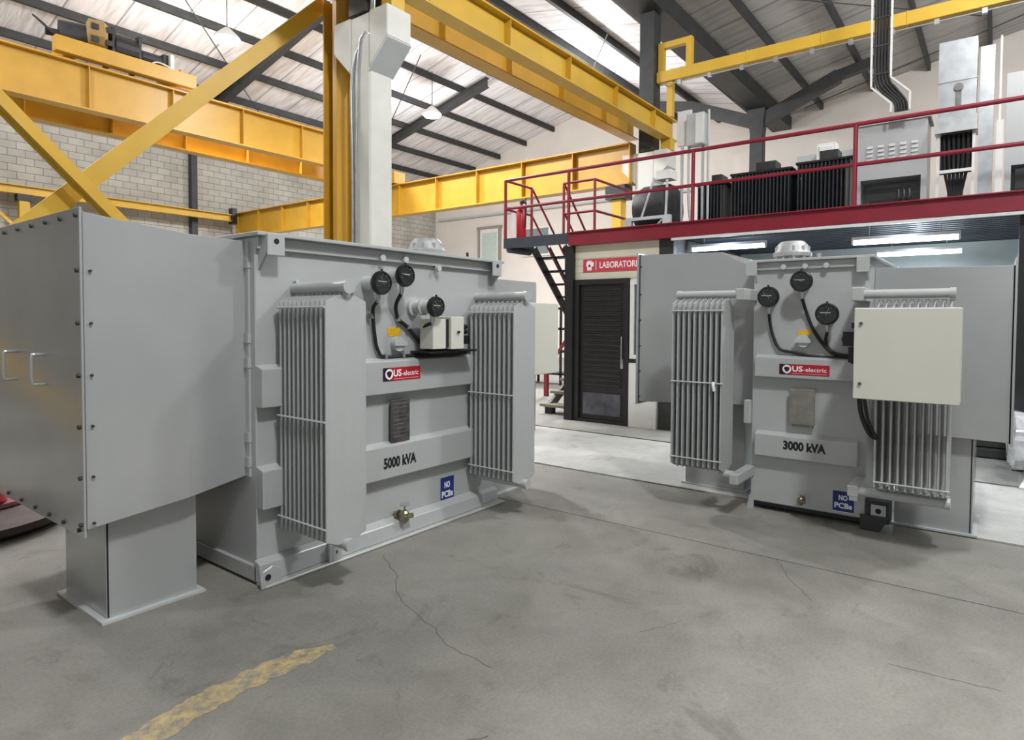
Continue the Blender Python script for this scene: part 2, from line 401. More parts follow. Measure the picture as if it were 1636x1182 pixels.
struct(build(wb, 'wall_back', BLOCK, org=(0, 0, 0)), 'tall grey concrete block wall behind the yellow crane girders', 'wall')
wr = MB(); wr.prism([(-11, 0), (22.25, 0), (22.25, EV + .05), (YR, RG + .05), (YV, VL + .05), (-2.1, RG + .05), (-11, EV + .05)], 'x', 22.7, 22.95)
struct(build(wr, 'wall_right', WWALL, org=(0, 0, 0)), 'plain white gable wall at the far end', 'wall')
# far office door high in the gable wall
dd = root('door_2', 'white framed glazed door high in the far white wall', 'door', (22.66, 18.56, 3.6)); dd['kind'] = 'structure'
b = MB(); b.box(22.60, 22.69, 19.10, 19.22, 3.6, 5.72); b.box(22.60, 22.69, 17.90, 18.02, 3.6, 5.72); b.box(22.60, 22.69, 17.84, 19.28, 5.72, 5.84); build(b, 'door_frame', mat('door_frame_grey', lin(150, 140, 130), .5), dd)
b = MB(); b.box(22.64, 22.69, 18.02, 19.10, 3.6, 5.72); build(b, 'door_leaf', WPL, dd)
b = MB(); b.box(22.625, 22.645, 18.12, 18.98, 4.2, 5.55); build(b, 'door_pane', mat('pale_green_glass', lin(190, 204, 196), .12), dd)
w2 = root('window_2', 'small grey window in the far white wall beside the staircase', 'window', (22.66, 16.1, 4.3)); w2['kind'] = 'structure'
b = MB(); b.box(22.62, 22.70, 15.2, 16.7, 4.35, 5.6); build(b, 'window_frame', WPL, w2)
b = MB(); b.box(22.61, 22.63, 15.3, 16.6, 4.43, 5.52); build(b, 'window_pane', mat('grey_glass', lin(130, 138, 138), .1), w2)

# ------------------------------------------------------------------ steel frame
def frame_part(mb, name, m, label, cat, group=None, bevel=0, smooth=False):
    return tag(build(mb, name, m, bevel=bevel, smooth=smooth), label, cat, group)

ORDW = ['first', 'second', 'third', 'fourth', 'fifth', 'sixth']
def purlin(y, lab, grp):
    z = slope(y) - .005
    b = MB(); s = .09
    b.box(-3, 22.68, y - s / 2, y + s / 2, z - .20, z - .19); b.box(-3, 22.68, y - s / 2, y - s / 2 + .012, z - .20, z); b.box(-3, 22.68, y - s / 2, y + s / 2, z - .03, z - .02)
    frame_part(b, 'roof_purlin', DK, lab, 'roof purlin', grp)
for i in range(6): purlin(20.9 - 1.45 * i, 'dark steel roof purlin, %s up from the block wall' % ORDW[i], 'purlins of the slope above the block wall')
for i in range(5): purlin(12.4 - 1.45 * i, 'dark steel roof purlin, %s down from the ridge towards the dark gutter beam' % ORDW[i], 'purlins above the double crane beams')
for i in range(5): purlin(4.7 - 1.45 * i, 'slim dark roof purlin, %s right of the dark gutter beam' % ORDW[i], 'purlins of the grey roof at right')
def rafter(x, y0, y1, lab):
    b = MB(); z0, z1 = slope(y0 + 1e-6) - .21, slope(y1 - 1e-6) - .21
    for a, wd, t0, t1 in ((0, .2, 0, .02), (0, .02, .02, .3), (0, .2, .3, .32)):
        b.hexa([(x - wd / 2, y0, z0 - t1), (x + wd / 2, y0, z0 - t1), (x + wd / 2, y1, z1 - t1), (x - wd / 2, y1, z1 - t1)], [(x - wd / 2, y0, z0 - t0), (x + wd / 2, y0, z0 - t0), (x + wd / 2, y1, z1 - t0), (x - wd / 2, y1, z1 - t0)])
    frame_part(b, 'roof_rafter', DK, lab, 'roof rafter', 'sloping roof rafters')
rafter(10.4, YR, YE, 'dark sloping rafter behind the yellow diagonal brace')
rafter(16.9, YR, YE, 'dark sloping rafter beside the right high-bay lamp')
rafter(3.6, YR, YE, 'dark sloping rafter above the crane trolley')
b = MB(); b.box(-3, 22.68, 5.62, 5.80, 8.0, 8.38); b.box(-3, 22.68, 6.04, 6.22, 8.0, 8.38); b.box(-3, 22.68, 5.62, 6.22, 7.97, 8.0)
frame_part(b, 'gutter_beam', DK, 'heavy dark double gutter beam running under the roof valley', 'beam')

# steel columns of the valley line
for x, lab, z0 in ((4.99, 'dark steel column stub on top of the near white pillar', 5.08), (12.5, 'dark steel column rising from the far white pillar', 5.10)):
    b = MB(); b.box(x - .17, x + .17, YV - .16, YV + .16, z0, 7.96)
    frame_part(b, 'steel_column', DK, lab, 'column', 'steel columns under the roof valley', .01)
t = root('branched_column', 'dark steel column with two raised branches behind the mezzanine', 'column', (20, YV, 0), 'steel columns under the roof valley')
b = MB(); b.box(19.82, 20.18, YV - .18, YV + .18, 0, 7.2); b.hexa([(19.82, YV - .18, 7.2), (20.18, YV - .18, 7.2), (20.18, YV + .18, 7.2), (19.82, YV + .18, 7.2)], [(19.82, YV - .25, 7.96), (20.18, YV - .25, 7.96), (20.18, YV + .25, 7.96), (19.82, YV + .25, 7.96)])
build(b, 'column_shaft', DK, t)
for s in (1, -1):
    b = MB(); b.bar((20, YV + s * .15, 7.62), (20, YV + s * 2.2, slope(YV + s * 2.2) - .36), .26, .36); b.bar((20, YV + s * 2.1, slope(YV + s * 2.1) - .34), (20, YV + s * (3.4 if s < 0 else 6.0), slope(YV + s * (3.4 if s < 0 else 6.0)) - .34), .24, .26)
    build(b, 'branch', DK, t)
b = MB(); b.box(10.7, 10.9, 21.76, 21.98, 0, 7.9)
frame_part(b, 'wall_column', DK, 'dark steel column standing against the block wall', 'column')

# concrete pillars
def pillar(x, y, s, label, top=5.06):
    t = root('concrete_pillar', label, 'pillar', (x, y, 0), 'white concrete crane pillars'); h = s / 2
    b = MB(); b.box(x - h, x + h, y - h, y + h, 0, top)
    build(b, 'pillar_shaft', WCON, t, bevel=.02)
    for sg in (-1, 1):
        ya, yb = y + sg * (h - .005), y + sg * (h + .30)
        b = MB(); b.prism([(ya, top + .004), (yb, top + .004), (yb, top - .34), (ya, top - .64)], 'x', x - h - .01, x + h + .01)
        o = build(b, 'corbel', WCON, t, bevel=.012)
        if sg == -1 and x < 6:
            q = MB(); q.prism([(yb - .002, top - .35), (yb - .002, top - .365), (ya, top - .665), (ya, top - .645)], 'x', x - h - .01, x + h + .01); build(q, 'underside_sheet', GT, o)  # thin grey sheet along the slanted underside of the near corbel
    return t
pt = pillar(4.99, 5.87, .34, 'white concrete pillar with corbels beside the amber steel column, nearest')
b = MB(); b.tube([(4.80, 5.98, 0), (4.80, 5.98, 3), (4.80, 5.98, 4.45), (4.86, 5.72, 5.0), (4.80, 5.66, 6.2)], .018); b.tube([(4.80, 5.90, 0), (4.80, 5.90, 4.40), (4.84, 5.66, 4.9), (4.79, 5.60, 6.2)], .014)
build(b, 'conduit', GAL, pt, smooth=True)
pillar(12.5, 5.92, .42, 'white concrete pillar with flared corbels behind the mezzanine railing', 5.08)

# amber column beside near pillar, with its cross bracing
b = MB(); cx0 = 5.02; y0 = 6.52
b.box(cx0 - .13, cx0 + .13, y0 - .13, y0 - .11, 0, 5.48); b.box(cx0 - .13, cx0 + .13, y0 + .11, y0 + .13, 0, 5.48); b.box(cx0 - .01, cx0 + .01, y0 - .11, y0 + .11, 0, 5.48); b.box(cx0 - .13, cx0 - .11, y0 - .13, y0 - .06, 0, 5.48); b.box(cx0 + .06, cx0 + .08, y0 - .2, y0 - .13, 0, 5.48)
frame_part(b, 'steel_column', YELD, 'amber painted steel column behind the near white pillar', 'column', None)
b = MB(); b.bar((-.45, 6.70, .05), (4.95, 6.70, 5.48), .03, .17); b.bar((-.45, 6.74, .0), (4.95, 6.74, 5.43), .10, .02)
frame_part(b, 'diagonal_brace', YEL, 'yellow diagonal brace rising to the right to the amber column', 'brace', 'crossed yellow braces')
b = MB(); b.bar((-.30, 6.50, 5.30), (4.80, 6.50, .2), .03, .15); b.bar((-.30, 6.45, 5.24), (4.80, 6.45, .14), .09, .02)
frame_part(b, 'diagonal_brace', YEL, 'yellow diagonal brace falling to the right behind the left cable box', 'brace', 'crossed yellow braces')

# crane runways along the pillar line
def beam(p0, p1, h, wd, m, label, name='runway_beam', cat='crane beam', stiff=0, off=.4, grp=None):
    b = MB(); b.ibeam(p0, p1, h, wd, stiff=stiff, off=off)
    return frame_part(b, name, m, label, cat, grp)
beam((-3, 5.52, 5.74), (12.75, 5.52, 5.74), .43, .24, YEL, 'yellow crane runway beam resting on the camera side of both white pillars', stiff=1.55, off=.75, grp='runway beams along the pillar line')
beam((-3, 6.42, 5.92), (12.75, 6.42, 5.92), .42, .26, YELD, 'yellow crane runway beam on the far side of both white pillars', stiff=1.55, off=.4, grp='runway beams along the pillar line')
b = MB(); b.box(4.90, 5.10, 5.43, 5.60, 5.07, 5.33)
frame_part(b, 'beam_seat', YEL, 'yellow steel seat block between the nearest corbel and the runway beam', 'bracket', None, .004)
b = MB(); b.box(12.4, 12.62, 5.40, 5.62, 5.085, 5.31)
frame_part(b, 'beam_seat', YEL, 'yellow steel seat block on the far pillar corbel', 'bracket', None, .004)
# cross runway
beam((12.3, 6.2, 5.31), (12.3, 21.75, 5.31), .86, .30, YELD, 'deep amber plate girder running towards the block wall under the bridge crane', stiff=1.4, off=.0)
t = root('support_column', 'yellow support column with black cap behind the mezzanine stair', 'column', (12.3, 6.5, 0))
b = MB(); b.box(12.18, 12.42, 6.40, 6.62, 0, 4.16); build(b, 'column_shaft', YEL, t)
b = MB(); b.box(12.12, 12.48, 6.28, 6.74, 4.16, 4.445); build(b, 'column_cap', BLK, t)
# low runway at block wall
t = root('wall_runway', 'slim yellow runway beam on a braced post in front of the block wall', 'crane beam', (5.95, 21.55, 0))
b = MB(); b.ibeam((-4, 21.55, 5.22), (12.1, 21.55, 5.22), .24, .22, .02, .014); build(b, 'beam', YEL, t)
b = MB(); b.box(5.83, 6.07, 21.45, 21.65, 0, 4.80); build(b, 'post', YEL, t)
b = MB(); b.box(5.78, 6.12, 21.42, 21.68, 4.80, 4.98); build(b, 'post_cap', BLK, t)
for s in (-1, 1):
    b = MB(); b.bar((5.95 + s * .12, 21.55, 4.0), (5.95 + s * 1.1, 21.55, 4.96), .08, .08); build(b, 'knee_brace', YEL, t)
b = MB(); b.box(11.95, 12.12, 21.42, 21.68, 4.9, 5.45); build(b, 'end_stop', BLK, t)

# ---- bridge crane at left
t = root('bridge_crane', 'yellow double girder bridge crane spanning the left bay', 'crane', (4, 14.6, 5.32))
b = MB(); b.ibeam((-4, 13.9, 6.37), (12.25, 13.9, 6.37), .85, .28, .03, .02, 1.55, 1.12); build(b, 'girder', YELD, t)
b = MB(); b.ibeam((-4, 15.3, 6.30), (12.25, 15.3, 6.30), .80, .28, .03, .02, 1.55, .5); build(b, 'girder', YELD, t)
b = MB(); b.box(12.1, 12.5, 13.3, 15.9, 5.34, 5.66); build(b, 'end_carriage', YELD, t)
b = MB(); b.box(-4, 12.2, 13.86, 13.94, 6.37, 6.41); b.box(-4, 12.2, 15.26, 15.34, 6.30, 6.34); build_split(b, 'trolley_rail', YELD, t)
t = root('crane_trolley', 'orange hoist trolley with motor and rope drum on the bridge crane', 'hoist trolley', (5.5, 14.6, 6.42))
b = MB(); b.box(4.30, 6.85, 13.66, 13.86, 6.44, 6.72); b.box(4.30, 6.85, 15.36, 15.56, 6.44, 6.72); b.box(4.5, 4.7, 13.8, 15.4, 6.46, 6.66); b.box(6.4, 6.6, 13.8, 15.4, 6.46, 6.66)
build(b, 'trolley_frame', YELD, t, bevel=.008)
b = MB(); b.lathe((4.95, 14.15, 7.06), [(.20, 0), (.30, .04), (.31, .28), (.26, .34)], 12, (1, -.25, 0)); build(b, 'motor_cover', TAN, t)
b = MB()
for a in (-.14, .14):
    for c_ in (-.12, .12): b.box(5.02 + a * .9 + .04, 5.02 + a * .9 + .16, 13.80, 13.83, 7.02 + c_ - .05, 7.02 + c_ + .05)
build_split(b, 'vent_grille', BLK, t)
b = MB(); b.cyl((4.55, 14.3, 6.98), (4.98, 14.2, 7.0), .24, 20); b.cyl((4.35, 14.35, 6.97), (4.6, 14.3, 6.98), .07, 12)
for k in range(5): b.bar((4.58 - k * .07, 14.2, 6.82 + .05 * k), (4.36 - k * .07, 14.1, 6.90 + .05 * k), .02, .03)
build(b, 'hoist_motor', FABR, t, smooth=True)
b = MB(); b.cyl((5.42, 14.25, 7.0), (5.85, 14.25, 7.0), .29, 20); b.box(5.36, 5.42, 14.0, 14.5, 6.6, 7.32); b.box(5.85, 5.9, 14.0, 14.5, 6.6, 7.3); build(b, 'rope_drum', BLK, t)
b = MB(); b.cyl((5.95, 14.2, 6.98), (6.35, 14.2, 6.98), .13, 14); b.box(5.92, 6.4, 14.0, 14.35, 6.72, 6.80); b.box(6.35, 6.45, 14.05, 14.3, 6.72, 7.12); build(b, 'gearbox', FABR, t)
b = MB(); b.box(6.45, 6.52, 13.95, 14.25, 6.66, 7.12); b.tube([(6.0, 14, 6.75), (6.15, 13.9, 6.85), (6.4, 13.9, 6.82), (6.6, 13.9, 6.72)], .015); build(b, 'control_plate', WPL, t)
b = MB(); b.cyl((6.6, 13.85, 6.70), (6.6, 13.85, 6.82), .03, 10); build(b, 'buffer', ORG_M, t)

# yellow light crane girder at right
t = root('light_bridge_crane', 'slim yellow bridge girder with end frame crossing above the mezzanine', 'crane', (12.5, 1, 5.76))
b = MB(); b.box(12.45, 12.65, -9, 5.75, 6.50, 6.72)
for k in range(9): b.box(12.44, 12.66, 5.2 - 1.3 * k, 5.22 - 1.3 * k, 6.49, 6.73)
build(b, 'girder', YEL, t, bevel=.006)
b = MB(); b.box(12.5, 12.62, 5.62, 5.74, 6.72, 7.30); b.box(12.5, 12.62, 5.02, 5.14, 6.72, 7.30); b.box(12.5, 12.62, 5.02, 5.74, 7.20, 7.32); b.box(12.5, 12.62, 5.42, 5.54, 5.78, 6.5); build(b, 'end_frame', YEL, t)
b = MB(); b.tube([(12.42, 5.6, 6.42), (12.42, 2, 6.42), (12.42, -8, 6.42)], .012, 6, 1)
for k in range(14): b.box(12.40, 12.46, 5.2 - .62 * k, 5.27 - .62 * k, 6.38, 6.46)
build(b, 'festoon_cable', GAL, t)

# high bay lamps
for (x, y, z), lab in zip(HB, ('bright high-bay lamp above the left diagonal brace', 'bright high-bay lamp right of the near white pillar')):
    t = root('high_bay_lamp', lab, 'ceiling lamp', (x, y, z - .05), 'high-bay lamps')
    b = MB(); b.lathe((x, y, z), [(.31, -.02), (.29, .04), (.12, .20), (.05, .26)], 24); build(b, 'housing', WPL, t, smooth=True)
    b = MB(); b.lathe((x, y, z), [(.12, -.12), (.26, -.08), (.30, -.022)], 24); build(b, 'lamp_diffuser', LAMP, t, smooth=True)
    b = MB(); b.cyl((x, y, z + .25), (x, y, slope(y) - .01), .012, 8); build_split(b, 'hanger', DK, t)

# thin tie rods under roof
for a, c_, lab in (((13.4, 13.6, 9.3), (17.5, 20.5, 8.0), 'thin dark roof tie rod right of the near pillar'), ((7.0, 15.0, 9.2), (13.0, 20.5, 8.05), 'thin dark roof tie rod left of the near pillar'),
                   ((13, 7.2, 8.1), (20, 12.4, 9.2), 'thin dark roof tie rod above the double runway beams'), ((13, 4.8, 8.3), (19.6, .5, 9.1), 'thin dark roof tie rod right of the gutter beam'), ((21.6, 5.0, 8.25), (20.6, -1.2, 9.5), 'thin dark roof tie rod crossing above the slim yellow girder')):
    b = MB(); b.cyl(a, c_, .014, 6); frame_part(b, 'tie_rod', DK, lab, 'tie rod', 'roof tie rods')

# ------------------------------------------------------------------ radiators
def fin(mb, stack, s, a0, a1, z0, z1, th=.011, drop=.035):
    """one pressed radiator plate; stack = axis the plates are stacked on ('v' or 'u'), s its position, a0..a1 its width"""
    n = 24; rows = []
    for sgn in (-1, 1):
        for r in range(4):
            row = []
            for i in range(n + 1):
                q = i / n; a = a0 + (a1 - a0) * q; edge = abs(2 * q - 1)
                d = 0 if edge < .42 else (edge - .42) / .58 * drop
                z = [z0 + d, z0 + .07, z1 - .07, z1 - d][r]
                tk = th / 2 * (1.7 if i in (1, n - 1) else .5 if i in (2, n - 2) else .62 + .38 * abs(math.sin(q * math.pi * 4))) * (1 if r in (1, 2) else .45)
                if i in (0, n): tk = th * .45
                p = s + sgn * tk
                row.append((a, p, z) if stack == 'v' else (p, a, z))
            rows.append(row)
    o = len(mb.v)
    for row in rows: mb.v += row
    idx = lambda k, i: o + k * (n + 1) + i
    F = []
    for k in (0, 1, 2, 4, 5, 6):
        for i in range(n): F.append((idx(k, i), idx(k, i + 1), idx(k + 1, i + 1), idx(k + 1, i)))
    for i in range(n): F.append((idx(0, i), idx(4, i), idx(4, i + 1), idx(0, i + 1))); F.append((idx(3, i), idx(3, i + 1), idx(7, i + 1), idx(7, i)))
    for k in (0, 1, 2):
        for i in (0, n): F.append((idx(k, i), idx(k + 1, i), idx(k + 5, i), idx(k + 4, i)))
    for f in F: mb.f.append(f); mb.m.append(mb.mi)


def radiator(t, stack, s0, s1, n, a0, a1, z0, z1, rods, rod_side, pipe_top, pipe_bot, label=None):
    ac = (a0 + a1) / 2
    rad = bpy.data.objects.new('radiator', None); C.objects.link(rad); rad.parent = t; rad.empty_display_size = .1; ORG[rad.name] = Vector((0, 0, 0))
    for (p, r) in (pipe_top, pipe_bot):
        R = MB()
        for i in range(len(p) - 1): R.cyl(p[i], p[i + 1], r, 20)
        R.cyl(Vector(p[0]) + (Vector(p[0]) - Vector(p[1])).normalized() * .004, Vector(p[0]) - (Vector(p[0]) - Vector(p[1])).normalized() * .03, r * 1.14, 20)
        build(R, 'header_pipe', G, rad, smooth=True)
    if label: rad['label'] = label
    for i in range(n):
        s = s0 + (s1 - s0) * i / (n - 1); b = MB(); fin(b, stack, s, a0, a1, z0, z1)
        for zz, dz in ((z1 - .012, .03), (z0 + .012, -.03)):
            if stack == 'v': b.cyl((ac, s, zz), (ac, s, zz + dz), .014, 8)
            else: b.cyl((s, ac, zz), (s, ac, zz + dz), .014, 8)
        build(b, 'cooling_plate', G, rad, smooth=True)
    e = .02 if s1 > s0 else -.02
    for z in rods:
        b = MB()
        for a in ((rod_side,)):
            if stack == 'v': b.cyl((a, s0 - e * .3, z), (a, s1 + e, z), .006, 8)
            else: b.cyl((s0 - e * .3, a, z), (s1 + e, a, z), .006, 8)
        build(b, 'stay_rod', GT, rad, smooth=True)
    return rad


def dial(t, u, v, z, r, vt, needle=.6, bigcap=False):
    b = MB(); b.cyl((u - .0, v + .02, z), (u, vt, z), r * .62, 24)
    if bigcap: b.cyl((u, vt - .10, z), (u, vt - .12, z), r * .85, 24); b.cyl((u, vt, z), (u, vt - .03, z), r * .95, 24)
    g = build(b, 'dial_gauge', GT, t, smooth=True)
    b = MB(); b.lathe((u, v + .03, z), [(r * .92, 0), (r, .012), (r, .035), (r * .9, .05), (r * .86, .05), (r * .86, .04), (.001, .04)], 28, (0, -1, 0)); b.cyl((u, v, z + r), (u, v, z + r + .012), .008, 8); build(b, 'gauge_case', BLK, g, smooth=True)
    b = MB(); b.cyl((u, v - .012, z), (u, v - .0135, z), r * .84, 28); build(b, 'dial_face', GLASSD, g)
    b = MB(); b.bar((u - r * .55, v - .016, z + r * .12), (u + r * .35, v - .016, z + r * .1), .002, .008, (0, 0, 1))
    n = Vector((math.cos(needle), 0, math.sin(needle))); b.bar(Vector((u, v - .016, z)) - n * r * .2, Vector((u, v - .016, z)) + n * r * .6, .002, .006, (0, 1, 0))
    for k in range(7):
        a = math.radians(200 - k * 36); b.bar((u + math.cos(a) * r * .62, v - .0155, z + math.sin(a) * r * .62), (u + math.cos(a) * r * .74, v - .0155, z + math.sin(a) * r * .74), .001, .004, (0, 1, 0))
    build(b, 'dial_marks', mat('dial_grey_print', (.30, .31, .30), .5, 0, 0, 4) if 'dial_grey_print' not in bpy.data.materials else bpy.data.materials['dial_grey_print'], g)
    b = MB(); b.cyl((u, v + .04, z - r * .7), (u, v + .04, z - r - .035), .018, 12); b.cyl((u, v + .04, z - r - .03), (u, v + .04, z - r - .055), .011, 10); build(b, 'cable_gland', GAL, g, smooth=True)
    return g


def stiffener(t, u0, u1, z0, z1, v=0, out=.07):
    b = MB(); b.prism([(v + .01, z1 + .012), (v - out, z1 - .012), (v - out, z0 + .0), (v - out + .01, z0 - .0), (v + .01, z0)], 'x', u0, u1)
    return build(b, 'stiffener', G, t, bevel=.006, seg=2)


def lug(t, u0, u1, z1, flip):
    # lifting lug: side-facing plate with hole shadow plus gusset
    uc = u0 if flip else u1
    b = MB(); b.box(u0, u1, -.105, -.09, z1 - .13, z1); o = build(b, 'lifting_lug', G, t, bevel=.004)
    b2 = MB(); b2.cyl(((u0 + u1) / 2, -.107, z1 - .045), ((u0 + u1) / 2, -.1045, z1 - .045), .017, 16); build(b2, 'lug_hole', GASK, o)
    b3 = MB(); s = u0 if flip else u1 - .015
    b3.prism([(.005, z1), (-.09, z1), (-.09, z1 - .11), (.005, z1 - .22)], 'x', s, s + .015); build(b3, 'gusset', G, o)
    return o


def logo(t, u, v, z, wd, h):
    b = MB(); b.mi = 0; b.box(u + wd * .2, u + wd, v, v + .002, z, z + h); b.mi = 1; b.box(u, u + wd * .2, v, v + .002, z, z + h)
    p = build(b, 'brand_plate', [REDL, PURL], t); p['label'] = 'red and plum plate with white company lettering'
    R9 = (math.pi / 2, 0, 0)
    b = MB(); n = 28; c0 = (u + wd * .155, z + h * .52)
    vs = []
    for k in range(n):
        a = 2 * math.pi * k / n; r0 = h * .40; r1 = h * .24 + h * .03 * math.sin(3 * a)
        vs += [(c0[0] + r0 * math.cos(a), v - .0008, c0[1] + r0 * math.sin(a)), (c0[0] + r1 * math.cos(a), v - .0008, c0[1] + r1 * math.sin(a))]
    b.add(vs, [(2 * k, 2 * k + 1, (2 * k + 3) % (2 * n), (2 * k + 2) % (2 * n)) for k in range(n)])
    b.add([(c0[0] - h * .08, v - .0009, z + h * .22), (c0[0] + h * .12, v - .0009, z + h * .22), (c0[0], v - .0009, z + h * .04)], [(0, 1, 2)])
    build(b, 'ring_emblem', WHT, p)
    text('lettering', 'US', WHT, p, (u + wd * .265, v - .0008, z + h * .30), wd * .21, h * .55, R9, .03)
    text('lettering', '-electric', WHT, p, (u + wd * .485, v - .0008, z + h * .33), wd * .46, h * .40, R9, .012)
    b = MB(); b.box(u + wd * .27, u + wd * .95, v - .0008, v, z + h * .10, z + h * .17); build(b, 'underline', mat('pink_print', lin(214, 130, 140), .5, 0, 0) if 'pink_print' not in bpy.data.materials else bpy.data.materials['pink_print'], p)
    return p


def pcb(t, u, v, z, wd, h):
    b = MB(); b.mi = 0; b.box(u, u + wd, v, v + .0015, z, z + h); b.mi = 1; b.box(u, u + wd, v - .0004, v, z, z + h * .035)
    p = build(b, 'warning_sticker', [BLU, WHT], t); p['label'] = 'blue sticker reading NO PCBs'
    R9 = (math.pi / 2, 0, 0)
    text('lettering', 'NO', WHT, p, (u + wd * .28, v - .001, z + h * .56), wd * .42, h * .26, R9, .045)
    text('lettering', 'PCBs', WHT, p, (u + wd * .08, v - .001, z + h * .18), wd * .84, h * .27, R9, .04)
    return p


def valve(t, u, v, z, s=1):
    b = MB(); b.cyl((u, v + .09, z), (u, v - .03 * s, z), .018 * s, 14); b.cyl((u, v + .06, z), (u, v + .045, z), .03 * s, 8); b.lathe((u, v - .01, z), [(.012 * s, -.05 * s), (.028 * s, -.03 * s), (.030 * s, .02 * s), (.018 * s, .035 * s)], 16)
    b.cyl((u, v - .01, z + .03 * s), (u, v - .01, z + .075 * s), .006 * s, 8); b.cyl((u - .03 * s, v - .02, z), (u + .05 * s, v - .035, z - .005), .017 * s, 8)
    o = build(b, 'drain_valve', BRASS, t, smooth=True)
    b = MB(); b.cyl((u, v - .01, z + .07 * s), (u, v - .01, z + .08 * s), .034 * s, 16); build(b, 'hand_wheel', GAL, o)
    return o


def handhole(t, c, r):
    b = MB(); b.cyl(c, (c[0], c[1], c[2] + .08), r * .66, 24); b.lathe((c[0], c[1], c[2] + .075), [(r, 0), (r * 1.02, .03), (r * .92, .045), (r * .80, .105), (r * .62, .135), (.01, .142)], 32)
    o = build(b, 'relief_vent', VENT, t, smooth=True)
    b = MB()
    for k in range(10):
        a = 2 * math.pi * k / 10; b.cyl((c[0] + r * .86 * math.cos(a), c[1] + r * .86 * math.sin(a), c[2] + .0), (c[0] + r * .86 * math.cos(a), c[1] + r * .86 * math.sin(a), c[2] + .165), .013, 8)
    build_split(b, 'vent_bolt', VENT, o, smooth=True)
    return o


def pedestal(box, u0, u1, v0, v1, z1, fl=.035, dark_corner=None):
    b = MB(); b.box(u0, u1, v0, v1, .01, z1); p = build(b, 'pedestal', GB, box, bevel=.003)
    b = MB(); b.box(u0 - fl, u1 + fl, v0 - fl, v1 + fl, 0, .014); build(b, 'foot_flange', GT, p)
    if dark_corner is not None:
        b = MB(); b.box(dark_corner - .004, dark_corner + .004, v0 - .003, v0, .02, z1 - .01); build(b, 'gasket_strip', GASK, p)
    return p


def screw(b, p, ax, r=.011):
    p = Vector(p); b.cyl(p, p + Vector(ax) * .012, r, 8)


# ------------------------------------------------------------------ left transformer (local: u right, v back, origin front-left foot of tank)
T = root('power_transformer', 'large grey power transformer at left with 5000 kVA lettering', 'transformer', (2.10, 3.52, 0), 'grey power transformers', local=True)
W1 = 2.27; D1 = 1.6
b = MB(); b.box(0, W1, 0, D1, .10, 2.085); tank = build(b, 'tank', G, T, bevel=.006)
b = MB(); b.box(-.03, W1 + .03, -.085, D1 + .06, 2.085, 2.108); b.box(-.0, W1, -.03, -.0, 2.01, 2.085); build(b, 'tank_cover', G, T, bevel=.003)
b = MB(); b.box(-.02, W1 + .02, -.02, D1, .015, .11); b.box(-.02, W1 + .0, -.125, -.02, 0.0, .018)
b.prism([(-.0, .148), (-.06, .13), (-.075, .018), (0, .018)], 'x', -.02, .47); b.prism([(-.0, .148), (-.075, .12), (-.09, .018), (0, .018)], 'x', .50, W1 - .25)
b.prism([(-.0, .13), (-.04, .11), (-.05, .018), (0, .018)], 'x', W1 - .24, W1)
base = build(b, 'base_skid', G, T, bevel=.005)
b = MB(); b.prism([(-.04, 0), (.05, 0), (.09, .03), (.09, .10), (.03, .125), (-.03, .105), (-.045, .06)], 'y', -.115, -.10); build(b, 'towing_eye', G, base, bevel=.004)
b = MB(); b.box(.46, .49, -.12, -.0, .01, .13); b.box(.44, .54, -.115, -.10, .015, .13); build(b, 'gusset', G, base, bevel=.004)
b = MB(); b.cyl((0, -.118, .065), (0, -.114, .065), .019, 16); b.cyl((.49, -.118, .075), (.49, -.114, .075), .012, 16); build_split(b, 'eye_hole', GASK, base)
stiffener(T, .0, W1 - .06, 1.065, 1.31); stiffener(T, .0, W1 - .06, .455, .70)
lug(T, .02, .135, 2.10, True); lug(T, W1 - .15, W1 - .03, 2.10, False)
b = MB()
for u, z in ((.95, 2.03), (1.17, 2.035), (1.52, 1.995)): b.lathe((u, .0, z), [(.014, 0), (.014, .03), (.024, .03), (.024, .056)], 10, (0, -1, 0))
for u, z in ((.27, 1.83), (.71, 1.79)): b.cyl((u, -.03, z), (u, .0, z), .012, 8)
build_split(b, 'pipe_plug', GT, T, smooth=True)
radiator(T, 'v', -.50, -.06, 11, .125, .415, .285, 1.735, (1.665, 1.01, .395), .118, ([(.27, -.53, 1.785), (.27, -.02, 1.785), (.27, .01, 1.785)], .036), ([(.27, -.545, .275), (.27, .01, .275)], .034), 'left radiator bank with eleven plates')
radiator(T, 'v', -.50, -.06, 10, 1.885, 2.175, .285, 1.735, (1.655, 1.0, .395), 1.878, ([(2.03, -.53, 1.785), (2.03, -.02, 1.785), (2.03, .01, 1.785)], .036), ([(2.03, -.545, .275), (2.03, .01, .275)], .034), 'right radiator bank with ten plates')
dial(T, .842, -.16, 1.845, .082, 0, 2.0); dial(T, 1.062, -.16, 1.907, .080, 0, 2.9); dial(T, 1.292, -.24, 1.69, .076, 0, 2.2, True)
b = MB(); b.tube([(.842, -.12, 1.72), (.865, -.04, 1.66), (.90, -.022, 1.46), (.93, -.022, 1.37), (.99, -.022, 1.325), (1.25, -.022, 1.325), (1.60, -.05, 1.325), (1.85, -.05, 1.325)], .013)
build(b, 'signal_cable', RUB, T, smooth=True)
b = MB(); b.tube([(1.062, -.12, 1.785), (1.08, -.04, 1.70), (1.12, -.022, 1.60), (1.21, -.022, 1.54), (1.32, -.022, 1.44), (1.39, -.04, 1.37), (1.50, -.06, 1.33), (1.80, -.06, 1.335)], .014)
build(b, 'signal_cable', RUB, T, smooth=True)
b = MB(); b.tube([(1.292, -.20, 1.57), (1.31, -.10, 1.54), (1.37, -.04, 1.46), (1.40, -.04, 1.40), (1.43, -.06, 1.34), (1.6, -.08, 1.33)], .013)
